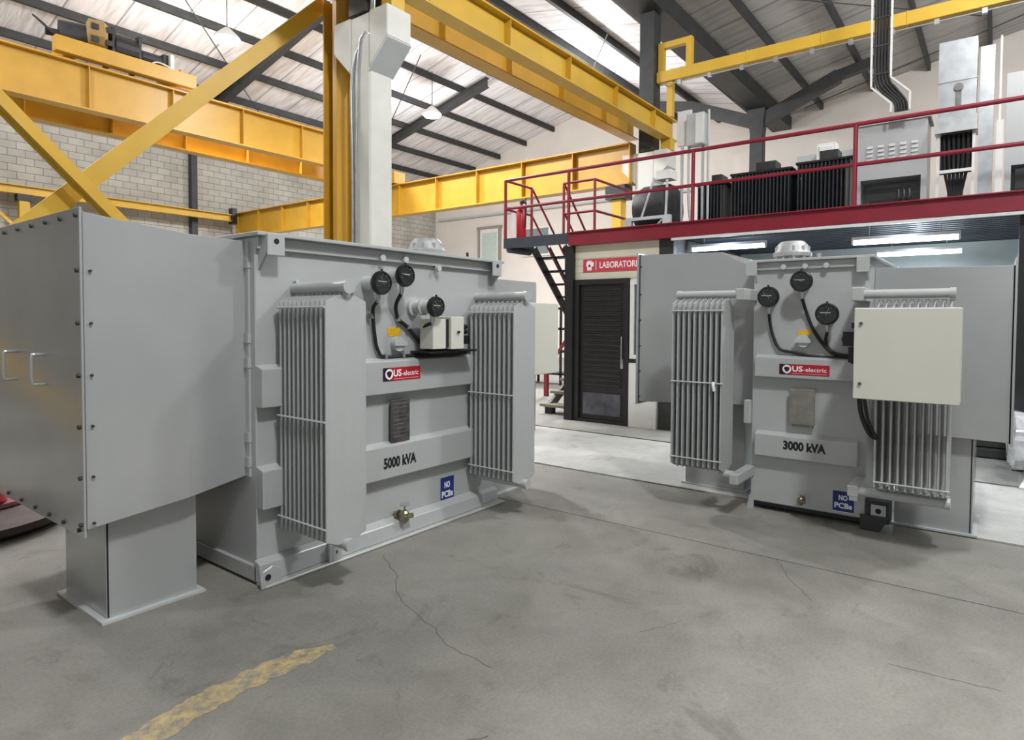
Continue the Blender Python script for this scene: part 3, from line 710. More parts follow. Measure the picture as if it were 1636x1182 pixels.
build(b, 'signal_cable', RUB, T, smooth=True)
b = MB()
for p in ((.865, -.03, 1.62), (1.115, -.03, 1.60), (.99, -.03, 1.33), (1.16, -.03, 1.33), (1.37, -.04, 1.385), (1.21, -.03, 1.54)): b.box(p[0] - .008, p[0] + .008, p[1] - .012, p[1] + .03, p[2] - .018, p[2] + .018)
build_split(b, 'cable_clip', GAL, T)
b = MB(); b.cyl((1.115, 0, 1.418), (1.115, -.045, 1.418), .055, 20); b.box(1.055, 1.175, -.062, -.045, 1.405, 1.435); tc_ = build(b, 'tap_changer', GT, T, smooth=True)
b = MB(); b.box(1.035, 1.155, -.003, .0, 1.475, 1.535); build(b, 'caution_label', YLB, T)
# small monitoring box, open like a folded cabinet, and its shelf
b = MB(); b.box(1.30, 1.44, -.20, -.06, 1.375, 1.60); b.box(1.475, 1.62, -.22, -.05, 1.37, 1.62); jb = build(b, 'junction_box', CREAM, T, bevel=.004); jb['label'] = 'cream two-part junction box'
b = MB(); b.box(1.438, 1.477, -.195, -.06, 1.39, 1.60); build(b, 'gasket', GASK, jb)
b = MB(); b.cyl((1.55, -.222, 1.50), (1.55, -.236, 1.50), .010, 10); build(b, 'latch', BLK, jb)
b = MB(); b.box(1.26, 1.80, -.20, .0, 1.345, 1.36); b.box(1.62, 1.80, -.12, -.05, 1.40, 1.47); b.cyl((1.62, -.1, 1.54), (1.78, -.1, 1.54), .02, 10); b.cyl((1.62, -.1, 1.50), (1.78, -.1, 1.50), .02, 10); build(b, 'cable_shelf', BLK, T)
# nameplate
b = MB(); b.box(1.03, 1.21, -.05, -.035, .70, 1.01); b.box(1.05, 1.19, -.035, .0, .68, .98); npl = build(b, 'nameplate', PLATE, T, bevel=.003); npl['label'] = 'dark etched rating plate on bracket'
b = MB()
for k in range(9): b.box(1.045, 1.195 - .02 * (k % 3), -.0508, -.05, .98 - k * .03, .984 - k * .03)
build(b, 'engraved_lines', mat('plate_engraving', (.30, .29, .28), .4, .5, .1), npl)
logo(T, .93, -.073, 1.155, .365, .095)
o = text('lettering', '5000 kVA', BLKT, T, (.935, -.0708, .525), .32, .082, (math.pi / 2, 0, 0), .05); o['label'] = 'black lettering reading 5000 kVA'
pcb(T, 1.59, -.003, .125, .155, .20)
valve(T, 1.10, -.10, .165, 1.1)
handhole(T, (2.03, .60, 2.108), .175)
b = MB(); b.cyl((2.25, .3, 2.108), (2.25, .3, 2.20), .012, 8); build(b, 'cover_stud', DK, T)

# left cable box
def cable_box(t, prof_uz, v0, v1, label, kink=None):
    b = MB()
    b.prism(prof_uz, 'y', v0, v1)
    o = build(b, 'cable_box', GB, t, bevel=.003); o['label'] = label
    return o
bx0, bx1, bk = -.87, 0.0, -.37
pf = [(bx0, .535), (bk, .592), (bx1, .645), (bx1, 2.062), (bk, 2.066), (bx0, 2.12)]
b = MB(); vv = [(.08), (.062), (.095)]
V = []; 
for (u, z), v in zip([(bx0, .535), (bk, .592), (bx1, .645)], vv): V.append((u, v, z))
for (u, z), v in zip([(bx1, 2.062), (bk, 2.066), (bx0, 2.12)], (.095, .062, .08)): V.append((u, v, z))
Vb = [(p[0], 1.50, p[2]) for p in V]
b.add(V + Vb, [(0, 1, 4, 5), (1, 2, 3, 4), (7, 6, 11, 10), (8, 7, 10, 9), (0, 6, 7, 1), (1, 7, 8, 2), (2, 8, 9, 3), (3, 9, 10, 4), (4, 10, 11, 5), (5, 11, 6, 0)])
cb = build(b, 'cable_box', GB, T, bevel=.003); cb['label'] = 'large grey sheet steel cable box at left end'
b = MB(); b.box(bx0 - .008, bx0 + .004, .082, 1.495, .53, 2.118); build(b, 'gasket', GASK, cb)
b = MB(); b.box(bx0 - .020, bx0 - .008, .058, 1.50, .50, 2.14); ecv = build(b, 'end_cover', GB, cb, bevel=.003)
b = MB()
for z in (1.83, 1.57, 1.31, 1.055, .80, .565): screw(b, (bx0 - .020, .085, z), (-1, 0, 0)); screw(b, (bx0 + .03, .078, z), (0, -1, 0), .007)
for v in (.09, .30, .51, .73, .96, 1.2, 1.42): screw(b, (bx0 - .020, v, 2.10), (-1, 0, 0)); screw(b, (bx0 - .020, v + .02, .535), (-1, 0, 0))
build_split(b, 'cover_screw', DK, ecv)
for v in (.55, 1.02):
    b = MB(); x = bx0 - .02; b.tube([(x, v, 1.40), (x - .05, v, 1.40), (x - .065, v, 1.385), (x - .065, v, 1.255), (x - .05, v, 1.24), (x, v, 1.24)], .008, 8, 3); build(b, 'grab_handle', GB, ecv, smooth=True)
pedestal(cb, -.755, -.28, .17, .74, .60, dark_corner=-.748)
b = MB()
for z in (.70, .85, 1.3, 1.45, 1.9): b.box(-.02, .0, .05, .09, z, z + .06)
b.box(-.012, .002, .055, 1.5, .64, 2.06); build(b, 'mounting_flange', G, cb)
# box on the far end
b = MB(); b.box(W1, W1 + .06, .12, 1.3, .6, 1.90); b.box(W1 + .06, W1 + .78, .10, 1.35, .5, 1.965); rb = build(b, 'cable_box', GB, T, bevel=.004); rb['label'] = 'grey cable box at far right end'
pedestal(rb, W1 + .04, W1 + .52, .10, .7, .5)
b = MB(); b.box(2.50, 2.96, -.22, -.02, 1.10, 1.75); cc = build(b, 'control_cabinet', CREAM, T, bevel=.005); cc['label'] = 'cream control cabinet beyond right radiator'
b = MB(); b.box(2.60, 2.66, -.02, .11, 1.2, 1.6); b.box(2.86, 2.92, -.02, .11, 1.2, 1.6); build_split(b, 'cabinet_bracket', G, cc)

# ------------------------------------------------------------------ right transformer
T2 = root('power_transformer', 'smaller grey power transformer at right with 3000 kVA lettering and cream cabinet', 'transformer', (5.55, 1.65, 0), 'grey power transformers', -math.pi / 2, local=True)
W2 = .87; D2 = 1.45
b = MB(); b.box(0, W2, 0, D2, .07, 2.085); build(b, 'tank', G, T2, bevel=.006)
b = MB(); b.box(-.04, W2 + .03, -.06, D2 + .05, 2.085, 2.106); b.box(0, W2, -.025, 0, 2.02, 2.085); build(b, 'tank_cover', G, T2, bevel=.003)
b = MB(); b.box(.02, W2 - .02, .06, D2, .02, .075); b.box(.0, .08, .1, D2 - .1, 0, .05); b.box(W2 - .08, W2, .1, D2 - .1, 0, .05)
b.box(W2 + .0, W2 + .16, -.02, .14, .06, .23); b.prism([(W2 - .03, .0), (W2 + .10, 0), (W2 + .16, .10), (W2 + .16, .12), (W2 - .03, .12)], 'y', -.05, -.035)
base2 = build(b, 'base_skid', DK, T2, bevel=.004); base2['label'] = 'dark steel skid and towing foot'
b = MB(); b.box(W2 + .04, W2 + .14, -.028, -.018, .10, .2); build(b, 'towing_pad', G, base2)
b = MB(); b.cyl((W2 + .09, -.031, .155), (W2 + .09, -.027, .155), .02, 14); build_split(b, 'eye_hole', GASK, base2)
b = MB(); b.prism([(-.03, 0), (.03, 0), (.03, .12), (-.005, .12)], 'y', -.01, .0); build(b, 'corner_foot', G, base2)
stiffener(T2, .035, W2 - .07, 1.135, 1.31); stiffener(T2, .045, W2 - .055, .475, .67)
def lug2(u, z1):
    b = MB(); b.box(u - .045, u + .045, -.072, -.06, z1 - .125, z1 - .005); o = build(b, 'lifting_lug', G, T2, bevel=.003)
    b = MB(); b.prism([(.002, z1 - .002), (-.06, z1 - .002), (-.06, z1 - .10), (.002, z1 - .19)], 'x', u + .02, u + .034); build(b, 'gusset', G, o)
lug2(-.005, 2.10); lug2(W2 - .045, 2.10)
b = MB()
for u in (.245, .41, .565): b.lathe((u, 0, 2.04), [(.013, 0), (.013, .03), (.022, .03), (.022, .05)], 10, (0, -1, 0))
build_split(b, 'pipe_plug', GT, T2, smooth=True)
# radiators: plates stacked along u, standing forward of the tank corners on elbow boxes
r1 = radiator(T2, 'u', -.53, -.115, 10, -.45, -.16, .36, 1.775, (1.68, 1.09, .455), -.457, ([(-.545, -.30, 1.815), (.0, -.30, 1.815)], .032), ([(-.16, -.30, .33), (.0, -.30, .33)], .034), 'left radiator bank beside the tank')
b = MB(); b.box(-.045, .035, -.335, .0, 1.765, 1.86); b.box(-.04, .03, -.44, .0, .285, .37); b.box(-.05, .0, -.06, 0.0, .73, .93); build_split(b, 'header_elbow', G, r1, bevel=.006)
b = MB(); b.tube([(-.17, -.47, 1.10), (-.165, -.48, 1.07), (-.16, -.475, 1.03)], .012, 8); build(b, 'hanging_tag', WHT, r1)
r2 = radiator(T2, 'u', .985, 1.405, 10, -.47, -.18, .40, 1.735, (.475, 1.65), -.477, ([(1.42, -.33, 1.795), (.86, -.33, 1.795)], .032), ([(1.42, -.33, .36), (.83, -.33, .36)], .034), 'right radiator bank behind the cream cabinet')
b = MB(); b.box(.80, .88, -.37, .0, 1.745, 1.845); b.box(.80, .87, -.37, .0, .32, .40); build_split(b, 'header_elbow', G, r2, bevel=.006)
dial(T2, .155, -.14, 1.795, .085, 0, 2.4); dial(T2, .405, -.14, 1.915, .084, 0, 2.8); dial(T2, .595, -.14, 1.655, .085, 0, 1.2)
b = MB(); b.tube([(.155, -.10, 1.66), (.14, -.03, 1.60), (.165, -.02, 1.48), (.22, -.02, 1.37), (.32, -.02, 1.345), (.50, -.02, 1.315), (.70, -.03, 1.315), (.84, -.06, 1.315)], .012); build(b, 'signal_cable', RUB, T2, smooth=True)
b = MB(); b.tube([(.405, -.10, 1.78), (.42, -.03, 1.68), (.48, -.02, 1.52), (.58, -.02, 1.38), (.66, -.02, 1.335), (.84, -.05, 1.335)], .013); build(b, 'signal_cable', RUB, T2, smooth=True)
b = MB(); b.tube([(.595, -.10, 1.52), (.57, -.03, 1.46), (.58, -.02, 1.40), (.63, -.02, 1.35), (.72, -.03, 1.33)], .012); build(b, 'signal_cable', RUB, T2, smooth=True)
b = MB(); b.cyl((.405, 0, 1.44), (.405, -.045, 1.44), .052, 20); b.box(.345, .465, -.060, -.045, 1.425, 1.455); build(b, 'tap_changer', GT, T2, smooth=True)
b = MB(); b.box(.355, .455, -.003, 0, 1.485, 1.525); build(b, 'caution_label', YLB, T2)
b = MB(); b.cyl((.73, 0, 1.46), (.73, -.05, 1.46), .045, 16); b.cyl((.73, -.05, 1.46), (.73, -.12, 1.46), .03, 12); b.box(.71, .78, -.14, -.10, 1.41, 1.52); build(b, 'pressure_fitting', FABR, T2, smooth=True)
b = MB(); b.box(.31, .505, -.05, -.04, .76, 1.05); b.box(.33, .49, -.04, 0, .74, 1.02); n2 = build(b, 'nameplate', PLB, T2, bevel=.003); n2['label'] = 'dull brown-grey rating plate'
logo(T2, .235, -.073, 1.165, .375, .085)
o = text('lettering', '3000 kVA', BLKT, T2, (.275, -.0708, .548), .32, .076, (math.pi / 2, 0, 0), .05); o['label'] = 'black lettering reading 3000 kVA'
pcb(T2, .64, -.003, .095, .15, .165)
b = MB(); b.box(.755, .815, -.006, -.003, .20, .275); build(b, 'paper_patch', WHT, T2)
valve(T2, .42, -.07, .155, .75)
handhole(T2, (.15, .62, 2.106), .160)
b = MB(); b.cyl((.40, .5, 2.106), (.40, .5, 2.19), .022, 10); build(b, 'cover_stud', GAL, T2)
# left cable box
b = MB(); b.prism([(-1.15, .80), (-.0, .86), (0, 2.03), (-.13, 2.10), (-.34, 2.215), (-1.15, 2.235)], 'y', .20, 1.30); lb = build(b, 'cable_box', GB, T2, bevel=.003); lb['label'] = 'grey cable box at left end with sloped shoulder'
b = MB(); b.box(-1.158, -1.148, .2, 1.3, .79, 2.24); build(b, 'gasket', GASK, lb)
b = MB(); b.box(-1.172, -1.158, .17, 1.32, .775, 2.25); ec = build(b, 'end_cover', GB, lb)
b = MB()
for z in (.85, 1.1, 1.35, 1.6, 1.85, 2.12): screw(b, (-1.14, .20, z), (0, -1, 0), .007)
build_split(b, 'cover_screw', DK, lb)
pedestal(lb, -.77, -.20, .47, 1.1, .83, .03)
# right cable box
b = MB(); b.prism([(W2, .80), (W2 + .10, .745), (1.735, .735), (1.735, 2.0), (W2 + .0, 2.02)], 'y', .20, 1.30); rb2 = build(b, 'cable_box', GB, T2, bevel=.003); rb2['label'] = 'grey cable box at right end behind the cabinet'
b = MB(); b.box(1.733, 1.741, .2, 1.3, .73, 2.0); build(b, 'gasket', GASK, rb2)
b = MB(); b.box(1.741, 1.755, .17, 1.32, .715, 2.06); build(b, 'end_cover', GB, rb2)
pedestal(rb2, 1.03, 1.535, .29, .9, .74, .03, dark_corner=1.52)
# cream control cabinet in front of the right radiator
b = MB(); b.box(.875, 1.472, -.70, -.50, 1.075, 1.69); cc2 = build(b, 'control_cabinet', CREAM, T2, bevel=.006); cc2['label'] = 'cream square control cabinet with two screws'
b = MB(); b.box(.878, 1.469, -.712, -.703, 1.078, 1.687); dr = build(b, 'cabinet_door', CREAM, cc2, bevel=.003)
b = MB(); b.cyl((.918, -.712, 1.585), (.918, -.722, 1.585), .011, 12); b.cyl((.918, -.712, 1.18), (.918, -.722, 1.18), .011, 12); build_split(b, 'door_latch', PLATE, dr)
b = MB(); b.tube([(.90, -.6, 1.08), (.91, -.56, .95), (.95, -.5, .82), (.99, -.46, .78)], .016); b.tube([(.93, -.6, 1.08), (.95, -.56, .92), (.99, -.5, .80)], .012); build(b, 'cable_loop', RUB, cc2, smooth=True)
b = MB(); b.box(.83, .90, -.52, .0, 1.30, 1.34); b.box(.83, .90, -.52, .0, 1.55, 1.59); b.box(.82, .876, -.56, -.06, 1.31, 1.42); build_split(b, 'cabinet_bracket', RUB, cc2)

# ------------------------------------------------------------------ mezzanine
mz = root('mezzanine', 'crimson edged steel mezzanine deck above the laboratory', 'mezzanine', (8.6, 2, 0))
b = MB(); b.box(8.55, 8.72, -6, 5.41, 2.765, 2.965); b.box(8.50, 8.74, -6, 5.41, 2.955, 2.972); build(b, 'edge_beam', RED, mz, bevel=.004)
b = MB()
y = -6
b.box(8.72, 12.6, -6, 5.40, 2.93, 2.97)
x = 8.80
while x < 12.5:
    b.prism([(x, 2.93), (x + .03, 2.87), (x + .11, 2.87), (x + .14, 2.93)], 'y', -6, 5.40); x += .2
build(b, 'deck', NAVY, mz)
b = MB(); b.box(8.6, 9.36, 5.42, 6.70, 2.94, 2.97); b.box(8.56, 8.62, 5.42, 6.70, 2.80, 2.965); b.box(8.56, 9.36, 6.64, 6.70, 2.80, 2.965); b.cyl((8.60, 6.62, 2.78), (9.2, 6.62, 2.78), .055, 12); build(b, 'landing', NAVY, mz)
b = MB(); b.box(8.56, 8.60, -6, 3.70, 2.728, 2.762); build(b, 'lip_rail', WPL, mz)
for (y0_, y1_), nm in (((5.36, 5.51), 1), ((3.72, 3.93), 2), ((-.30, -.16), 3)):
    b = MB(); b.box(8.60 + (.02 if nm == 1 else .1), 8.76 + (.06 if nm != 1 else 0), y0_, y1_, 0, 2.764); build(b, 'deck_column', BLK if nm != 2 else DK, mz)

rl = root('guard_railing', 'crimson tubular guard railing along the mezzanine edge', 'railing', (8.58, 2, 2.97))
def rail(p0, p1, r=.022, nm='rail'):
    b = MB(); b.cyl(p0, p1, r, 12); build(b, nm, RED, rl, smooth=True)
rail((8.58, -6, 3.94), (8.58, 6.68, 3.94), .026, 'top_rail'); rail((8.58, -6, 3.465), (8.58, 6.68, 3.465), .024, 'middle_rail')
for y in (-2.6, -.6, 1.40, 3.40, 5.42, 6.68): rail((8.58, y, 2.97), (8.58, y, 3.94), .026, 'post')
for z in (3.94, 3.46): rail((8.58, 6.68, z), (9.34, 6.68, z), .022)
rail((9.34, 6.68, 2.97), (9.34, 6.68, 3.94), .024, 'post')
rail((9.34, 6.0, 2.97), (9.34, 6.0, 3.94), .024, 'post'); rail((9.34, 5.39, 2.97), (9.34, 5.39, 3.94), .024, 'post')
for z in (3.94, 3.42): rail((9.34, 5.39, z), (9.34, 6.0, z), .022); rail((9.34, 5.39, z), (11.3, 5.39, z), .022)
rail((11.05, 5.39, 2.97), (11.05, 5.39, 3.94), .022, 'post')

stx = root('staircase', 'black open-tread steel staircase descending behind the mezzanine column', 'staircase', (10.8, 6.35, 0))
for y in (6.64, 6.30, 6.0):
    b = MB(); b.bar((9.36, y, 2.86), (12.2, y, .02), .03 if y != 6.3 else .02, .16 if y != 6.3 else .05); build(b, 'stringer', BLK, stx)
for k in range(12):
    z = 2.72 - k * .225; x = 9.36 + (2.86 - z) * 1.0; b = MB(); b.box(x - .02, x + .2, 6.015, 6.625, z - .03, z); build(b, 'tread', BLK, stx)
for y in (6.68, 6.0):
    b = MB(); b.cyl((9.36, y, 3.93), (12.2, y, 1.05), .02, 10); b.cyl((9.36, y, 3.44), (12.2, y, .56), .018, 10); b.cyl((12.15, y, .04), (12.15, y, 1.08), .02, 10); build(b, 'handrail', RED, stx, smooth=True)

fx = root('fire_extinguisher', 'red fire extinguisher standing on the mezzanine landing corner', 'fire extinguisher', (8.72, 6.52, 2.97))
b = MB(); b.lathe((8.72, 6.45, 2.972), [(.075, 0), (.085, .02), (.085, .46), (.06, .52), (.025, .55), (.025, .58)], 20); build(b, 'cylinder_body', REDX, fx, smooth=True)
b = MB(); b.box(8.70, 8.74, 6.36, 6.47, 3.55, 3.58); b.bar((8.72, 6.47, 3.58), (8.72, 6.34, 3.63), .02, .015); build(b, 'valve_handle', BLK, fx)
b = MB(); b.tube([(8.70, 6.43, 3.56), (8.68, 6.34, 3.60), (8.66, 6.31, 3.45), (8.68, 6.34, 3.15)], .012); build(b, 'hose', RUB, fx, smooth=True)
b = MB(); b.box(8.63, 8.634, 6.53, 6.60, 3.05, 3.40); build(b, 'instruction_label', WHT, fx)

# laboratory front
SID = mat('cream_siding', lin(214, 210, 190), .55, 0, .03, 3)
b = MB()
z = 2.23; 
for k in range(5): b.box(8.70, 8.80, 3.945, 5.36, z + k * .108 + .003, z + (k + 1) * .108); 
b.box(8.71, 8.80, 3.945, 5.36, 2.2, 2.76); b.box(8.72, 8.80, 3.945, 4.40, 0, 2.23)
struct(build(b, 'wall_laboratory', SID, org=(8.75, 4.6, 0)), 'cream lap siding of the laboratory front above the black door', 'wall')
b = MB(); b.box(8.76, 12.4, 3.945, 4.02, 0, 2.86); struct(build(b, 'wall_partition', mat('grey_partition', (.12, .12, .12), .7), org=(10, 4, 0)), 'dark grey side partition of the laboratory', 'wall')
b = MB(); b.box(12.4, 12.55, -6, 5.4, 0, 2.86); struct(build(b, 'wall_workshop', mat('pale_workshop_wall', lin(190, 196, 192), .7, 0, .08, 2), org=(12.5, 0, 0)), 'pale rear wall of the space below the mezzanine', 'wall')
d1 = root('door_1', 'black louvred laboratory door with grey kick plate', 'door', (8.72, 4.87, 0)); d1['kind'] = 'structure'
b = MB(); b.box(8.66, 8.74, 5.27, 5.36, 0.0, 2.225); b.box(8.66, 8.74, 4.40, 4.47, 0.0, 2.225); b.box(8.66, 8.74, 4.40, 5.36, 2.15, 2.228); b.box(8.66, 8.74, 4.47, 5.27, 0, .05); build(b, 'door_frame', BLK, d1)
b = MB(); b.box(8.71, 8.74, 4.475, 5.265, .05, 2.15)
for k in range(20): zz = .56 + k * .078; b.prism([(8.712, zz), (8.70, zz + .006), (8.695, zz + .045), (8.712, zz + .052)], 'y', 4.54, 5.20)
dl = build(b, 'door_leaf', BLK, d1)
b = MB(); b.box(8.695, 8.712, 4.54, 5.20, .12, .46); build(b, 'kick_plate', mat('scuffed_grey_plate', (.10, .10, .115), .35, .5, .4, 5), d1)
b = MB(); b.cyl((8.67, 4.52, .93), (8.67, 4.52, 1.35), .009, 8); b.cyl((8.67, 4.52, .95), (8.70, 4.52, .95), .008, 8); b.cyl((8.67, 4.52, 1.33), (8.70, 4.52, 1.33), .008, 8); b.box(8.69, 8.70, 4.50, 4.545, .86, 1.0); build(b, 'door_handle', GAL, d1)
w1 = root('window_1', 'white framed narrow window right of the black laboratory door', 'window', (8.68, 4.17, 1.0)); w1['kind'] = 'structure'
b = MB(); b.box(8.67, 8.72, 4.32, 4.385, 1.02, 2.2); b.box(8.67, 8.72, 3.96, 4.02, 1.02, 2.2); b.box(8.67, 8.72, 3.96, 4.385, 2.13, 2.2); b.box(8.67, 8.72, 3.96, 4.385, 1.02, 1.08); build(b, 'window_frame', WPL, w1)
b = MB(); b.box(8.70, 8.715, 4.02, 4.32, 1.08, 2.13); build(b, 'window_pane', mat('reflecting_glass', (.10, .12, .13), .06, .3, .2), w1)
b = MB(); b.box(8.66, 8.718, 3.95, 4.40, .965, 1.015); tag(build(b, 'window_ledge', BLK), 'black ledge under the narrow laboratory window', 'ledge')
b = MB(); b.box(8.67, 8.718, 3.95, 4.395, .0, .96); tag(build(b, 'lower_panel', WPL), 'white panel below the laboratory window', 'panel')
sg = root('laboratory_sign', 'red wall sign reading LABORATORIO above the black door', 'sign', (8.69, 4.6, 2.34))
b = MB(); b.box(8.685, 8.699, 4.0, 5.21, 2.345, 2.545); sb = build(b, 'sign_board', mat('sign_red', lin(206, 62, 78), .4), sg)
RS = (math.pi / 2, 0, -math.pi / 2)
text('lettering', 'LABORATORIO', WHT, sg, (8.683, 4.915, 2.395), .72, .10, RS, .025)
b = MB(); b.box(8.683, 8.685, 5.055, 5.135, 2.37, 2.52); b.box(8.683, 8.685, 5.02, 5.15, 2.43, 2.50); b.box(8.683, 8.685, 4.975, 4.982, 2.37, 2.52); build(b, 'pictogram', WHT, sg)
b = MB(); b.cyl((8.682, 5.095, 2.44), (8.6815, 5.095, 2.44), .022, 12); build(b, 'pictogram_centre', REDX, sg)

# fluorescent lamps under the deck
for (x, ya, yb, z, lab) in ((9.7, 4.0 - .15, 2.72, 2.70, 'bright fluorescent batten above the left cable box of the right transformer'), (9.4, 1.55, .38, 2.62, 'bright fluorescent batten, the upper of the two right of the domed vent'), (11.3, 1.52, .42, 2.62, 'bright fluorescent batten, the lower of the two right of the domed vent')):
    t = root('fluorescent_lamp', lab, 'lamp', (x, (ya + yb) / 2, z), 'fluorescent battens under the mezzanine')
    b = MB(); b.box(x - .04, x + .04, yb, ya, z + .035, z + .075); b.box(x - .03, x + .03, ya - .02, ya, z - .02, z + .04); b.box(x - .03, x + .03, yb, yb + .02, z - .02, z + .04); build(b, 'batten', WPL, t)
    b = MB(); b.cyl((x, yb + .02, z), (x, ya - .02, z), .026, 12); build(b, 'tube', TUBE, t, smooth=True)
    b = MB(); b.cyl((x, yb + .2, z + .07), (x, yb + .2, 2.868), .005, 6); b.cyl((x, ya - .2, z + .07), (x, ya - .2, 2.868), .005, 6); build_split(b, 'hanger', WPL, t)
    area('tube_light', (x, (ya + yb) / 2, z - .04), (x, (ya + yb) / 2, 0), .06, 26, (.82, .92, 1), abs(ya - yb)).rotation_euler = (0, 0, 0)
    l = bpy.data.lights.new('tube_glow', 'POINT'); l.energy = 10; l.color = (.72, .85, 1); l.shadow_soft_size = .08
    q = bpy.data.objects.new('tube_glow', l); C.objects.link(q); q.location = (x - .08, (ya + yb) / 2, z - .1)

# shelf and goods beneath the deck
t = root('storage_shelf', 'pale storage shelf against the rear wall below the mezzanine', 'shelf', (12.1, .6, 0))
for y in (-1.6, -.4, .8, 2.0):
    b = MB(); b.box(11.8, 11.84, y, y + .04, 0, 2.3); b.box(12.3, 12.34, y, y + .04, 0, 2.3); build_split(b, 'upright', DK, t)
for z in (.3, 1.0, 1.7, 2.25):
    b = MB(); b.box(11.8, 12.34, -1.6, 2.04, z, z + .03); build(b, 'shelf_board', WPL, t)
b = MB(); b.box(9.0, 9.3, 3.62, 3.82, 0, .28); tag(build(b, 'crate', WPL, bevel=.01), 'small white crate on the floor behind the left radiator of the right transformer', 'box')
b = MB()
for k in range(6): b.lathe((9.15, 3.72, .285 + k * .045), [(.09, 0), (.11, .01), (.11, .03), (.09, .04)], 16)
tag(build(b, 'ribbed_insulator', WPL, smooth=True), 'white ribbed insulator standing on the small crate', 'insulator')
b = MB(); b.lathe((8.12, -.42, .42), [(.10, -.32), (.27, -.30), (.31, -.22), (.28, -.1), (.31, .02), (.29, .15), (.30, .26), (.22, .31), (.05, .32)], 28, (0, 1, 0))
b.v = [(x + random.uniform(-.01, .01), y + random.uniform(-.01, .01), max(z + random.uniform(-.012, .012), .0)) for x, y, z in b.v]
b.add([(7.85, -.2, .0), (8.3, -.2, 0), (8.3, -.75, 0), (7.85, -.75, 0), (8.0, -.3, .2), (8.25, -.3, .2), (8.25, -.65, .2), (8.0, -.65, .2)], [(3, 2, 1, 0), (4, 5, 6, 7), (0, 1, 5, 4), (1, 2, 6, 5), (2, 3, 7, 6), (3, 0, 4, 7)])
tag(build(b, 'wrapped_roll', PLAST, smooth=True), 'shiny stretch-wrapped roll on the floor at the right edge', 'wrapped roll')
b = MB(); b.box(9.3, 10.2, -.3, .35, .12, .62); b.box(9.3, 10.2, .4, 1.0, .12, .7); b.box(9.28, 10.25, -.35, 1.05, 0, .12); tag(build(b, 'equipment_pallet', DK, bevel=.02), 'dark equipment on a pallet below the mezzanine at right', 'equipment')

# wooden steps and red post behind the T1 right end
t = root('wooden_steps', 'weathered wooden steps beside the black door column', 'steps', (9.5, 5.9, 0))
for y in (5.60, 6.10):
    b = MB(); b.bar((9.02, y, .05), (10.45, y, .97), .05, .14); build(b, 'stringer', WOOD, t)
for k in range(5):
    b = MB(); x = 9.06 + k * .31; b.box(x - .12, x + .16, 5.54, 6.20, .12 + k * .195, .165 + k * .195); build(b, 'tread', WOOD, t)
b = MB(); b.box(8.98, 9.10, 5.62, 5.74, 0, .12); b.box(8.98, 9.10, 5.98, 6.12, 0, .12); build_split(b, 'foot_block', BLK, t)
t = root('storage_rack', 'dark metal storage rack seen beyond the wooden steps', 'rack', (13.2, 8.6, 0))
for y in (7.4, 8.4, 9.4, 10.4):
    b = MB(); b.box(13.0, 13.05, y, y + .05, 0, 1.9); b.box(13.5, 13.55, y, y + .05, 0, 1.9); build_split(b, 'upright', BLK, t)
for z in (.25, .8, 1.35, 1.85):
    b = MB(); b.box(13.0, 13.55, 7.4, 10.45, z, z + .05); build(b, 'shelf_board', BLK, t)
b = MB(); b.box(11.0, 11.08, 7.45, 7.53, 0, 1.25); b.bar((11.04, 7.48, .55), (11.04, 7.0, 1.2), .05, .05); tag(build(b, 'steel_post', RED), 'red steel post with knee brace beyond the wooden steps', 'post')

# equipment on the mezzanine
def black_tr(y0, y1, lab, h=.9):
    x0 = 10.0; t = root('distribution_transformer', lab, 'transformer', (x0 + .3, (y0 + y1) / 2, 2.97), 'black finned transformers on the mezzanine')
    b = MB(); b.box(x0 + .12, x0 + .72, y0 + .08, y1 - .08, 2.972, 2.97 + h); build(b, 'tank', FABR, t)
    b = MB(); y = y0 + .03
    while y < y1 - .02: b.box(x0, x0 + .12, y, y + .014, 3.03, 2.95 + h); y += .052
    build(b, 'corrugated_fins', mat('fin_charcoal', (.045, .05, .058), .4, .2, .15) if 'fin_charcoal' not in bpy.data.materials else bpy.data.materials['fin_charcoal'], t)
    b = MB(); b.box(x0 + .04, x0 + .8, y0, y1, 2.97 + h, 3.0 + h); build(b, 'lid', BLK, t)
    b = MB(); b.box(x0 + .2, x0 + .5, y0 + (y1 - y0) * .3, y0 + (y1 - y0) * .62, 3.0 + h, 3.0 + h + .16); build(b, 'terminal_box', FABR, t)
    return t
black_tr(3.42, 3.92, 'black finned transformer on the mezzanine, partly behind the railing post', .78)
black_tr(2.47, 3.38, 'black finned transformer in the middle of the mezzanine row', .88)
black_tr(1.66, 2.42, 'black finned transformer next to the louvred grey panel', .92)
b = MB(); b.box(10.88, 11.1, 1.7, 2.6, 2.975, 4.22); tag(build(b, 'equipment_case', GT, bevel=.01), 'long light grey case behind the black finned transformers', 'case')
b = MB(); b.box(10.55, 10.75, 1.98, 2.25, 3.925, 4.27); b.box(10.54, 10.56, 2.02, 2.21, 4.11, 4.23); tag(build(b, 'white_meter', WPL, bevel=.006), 'small white meter on top of the black transformers', 'meter')

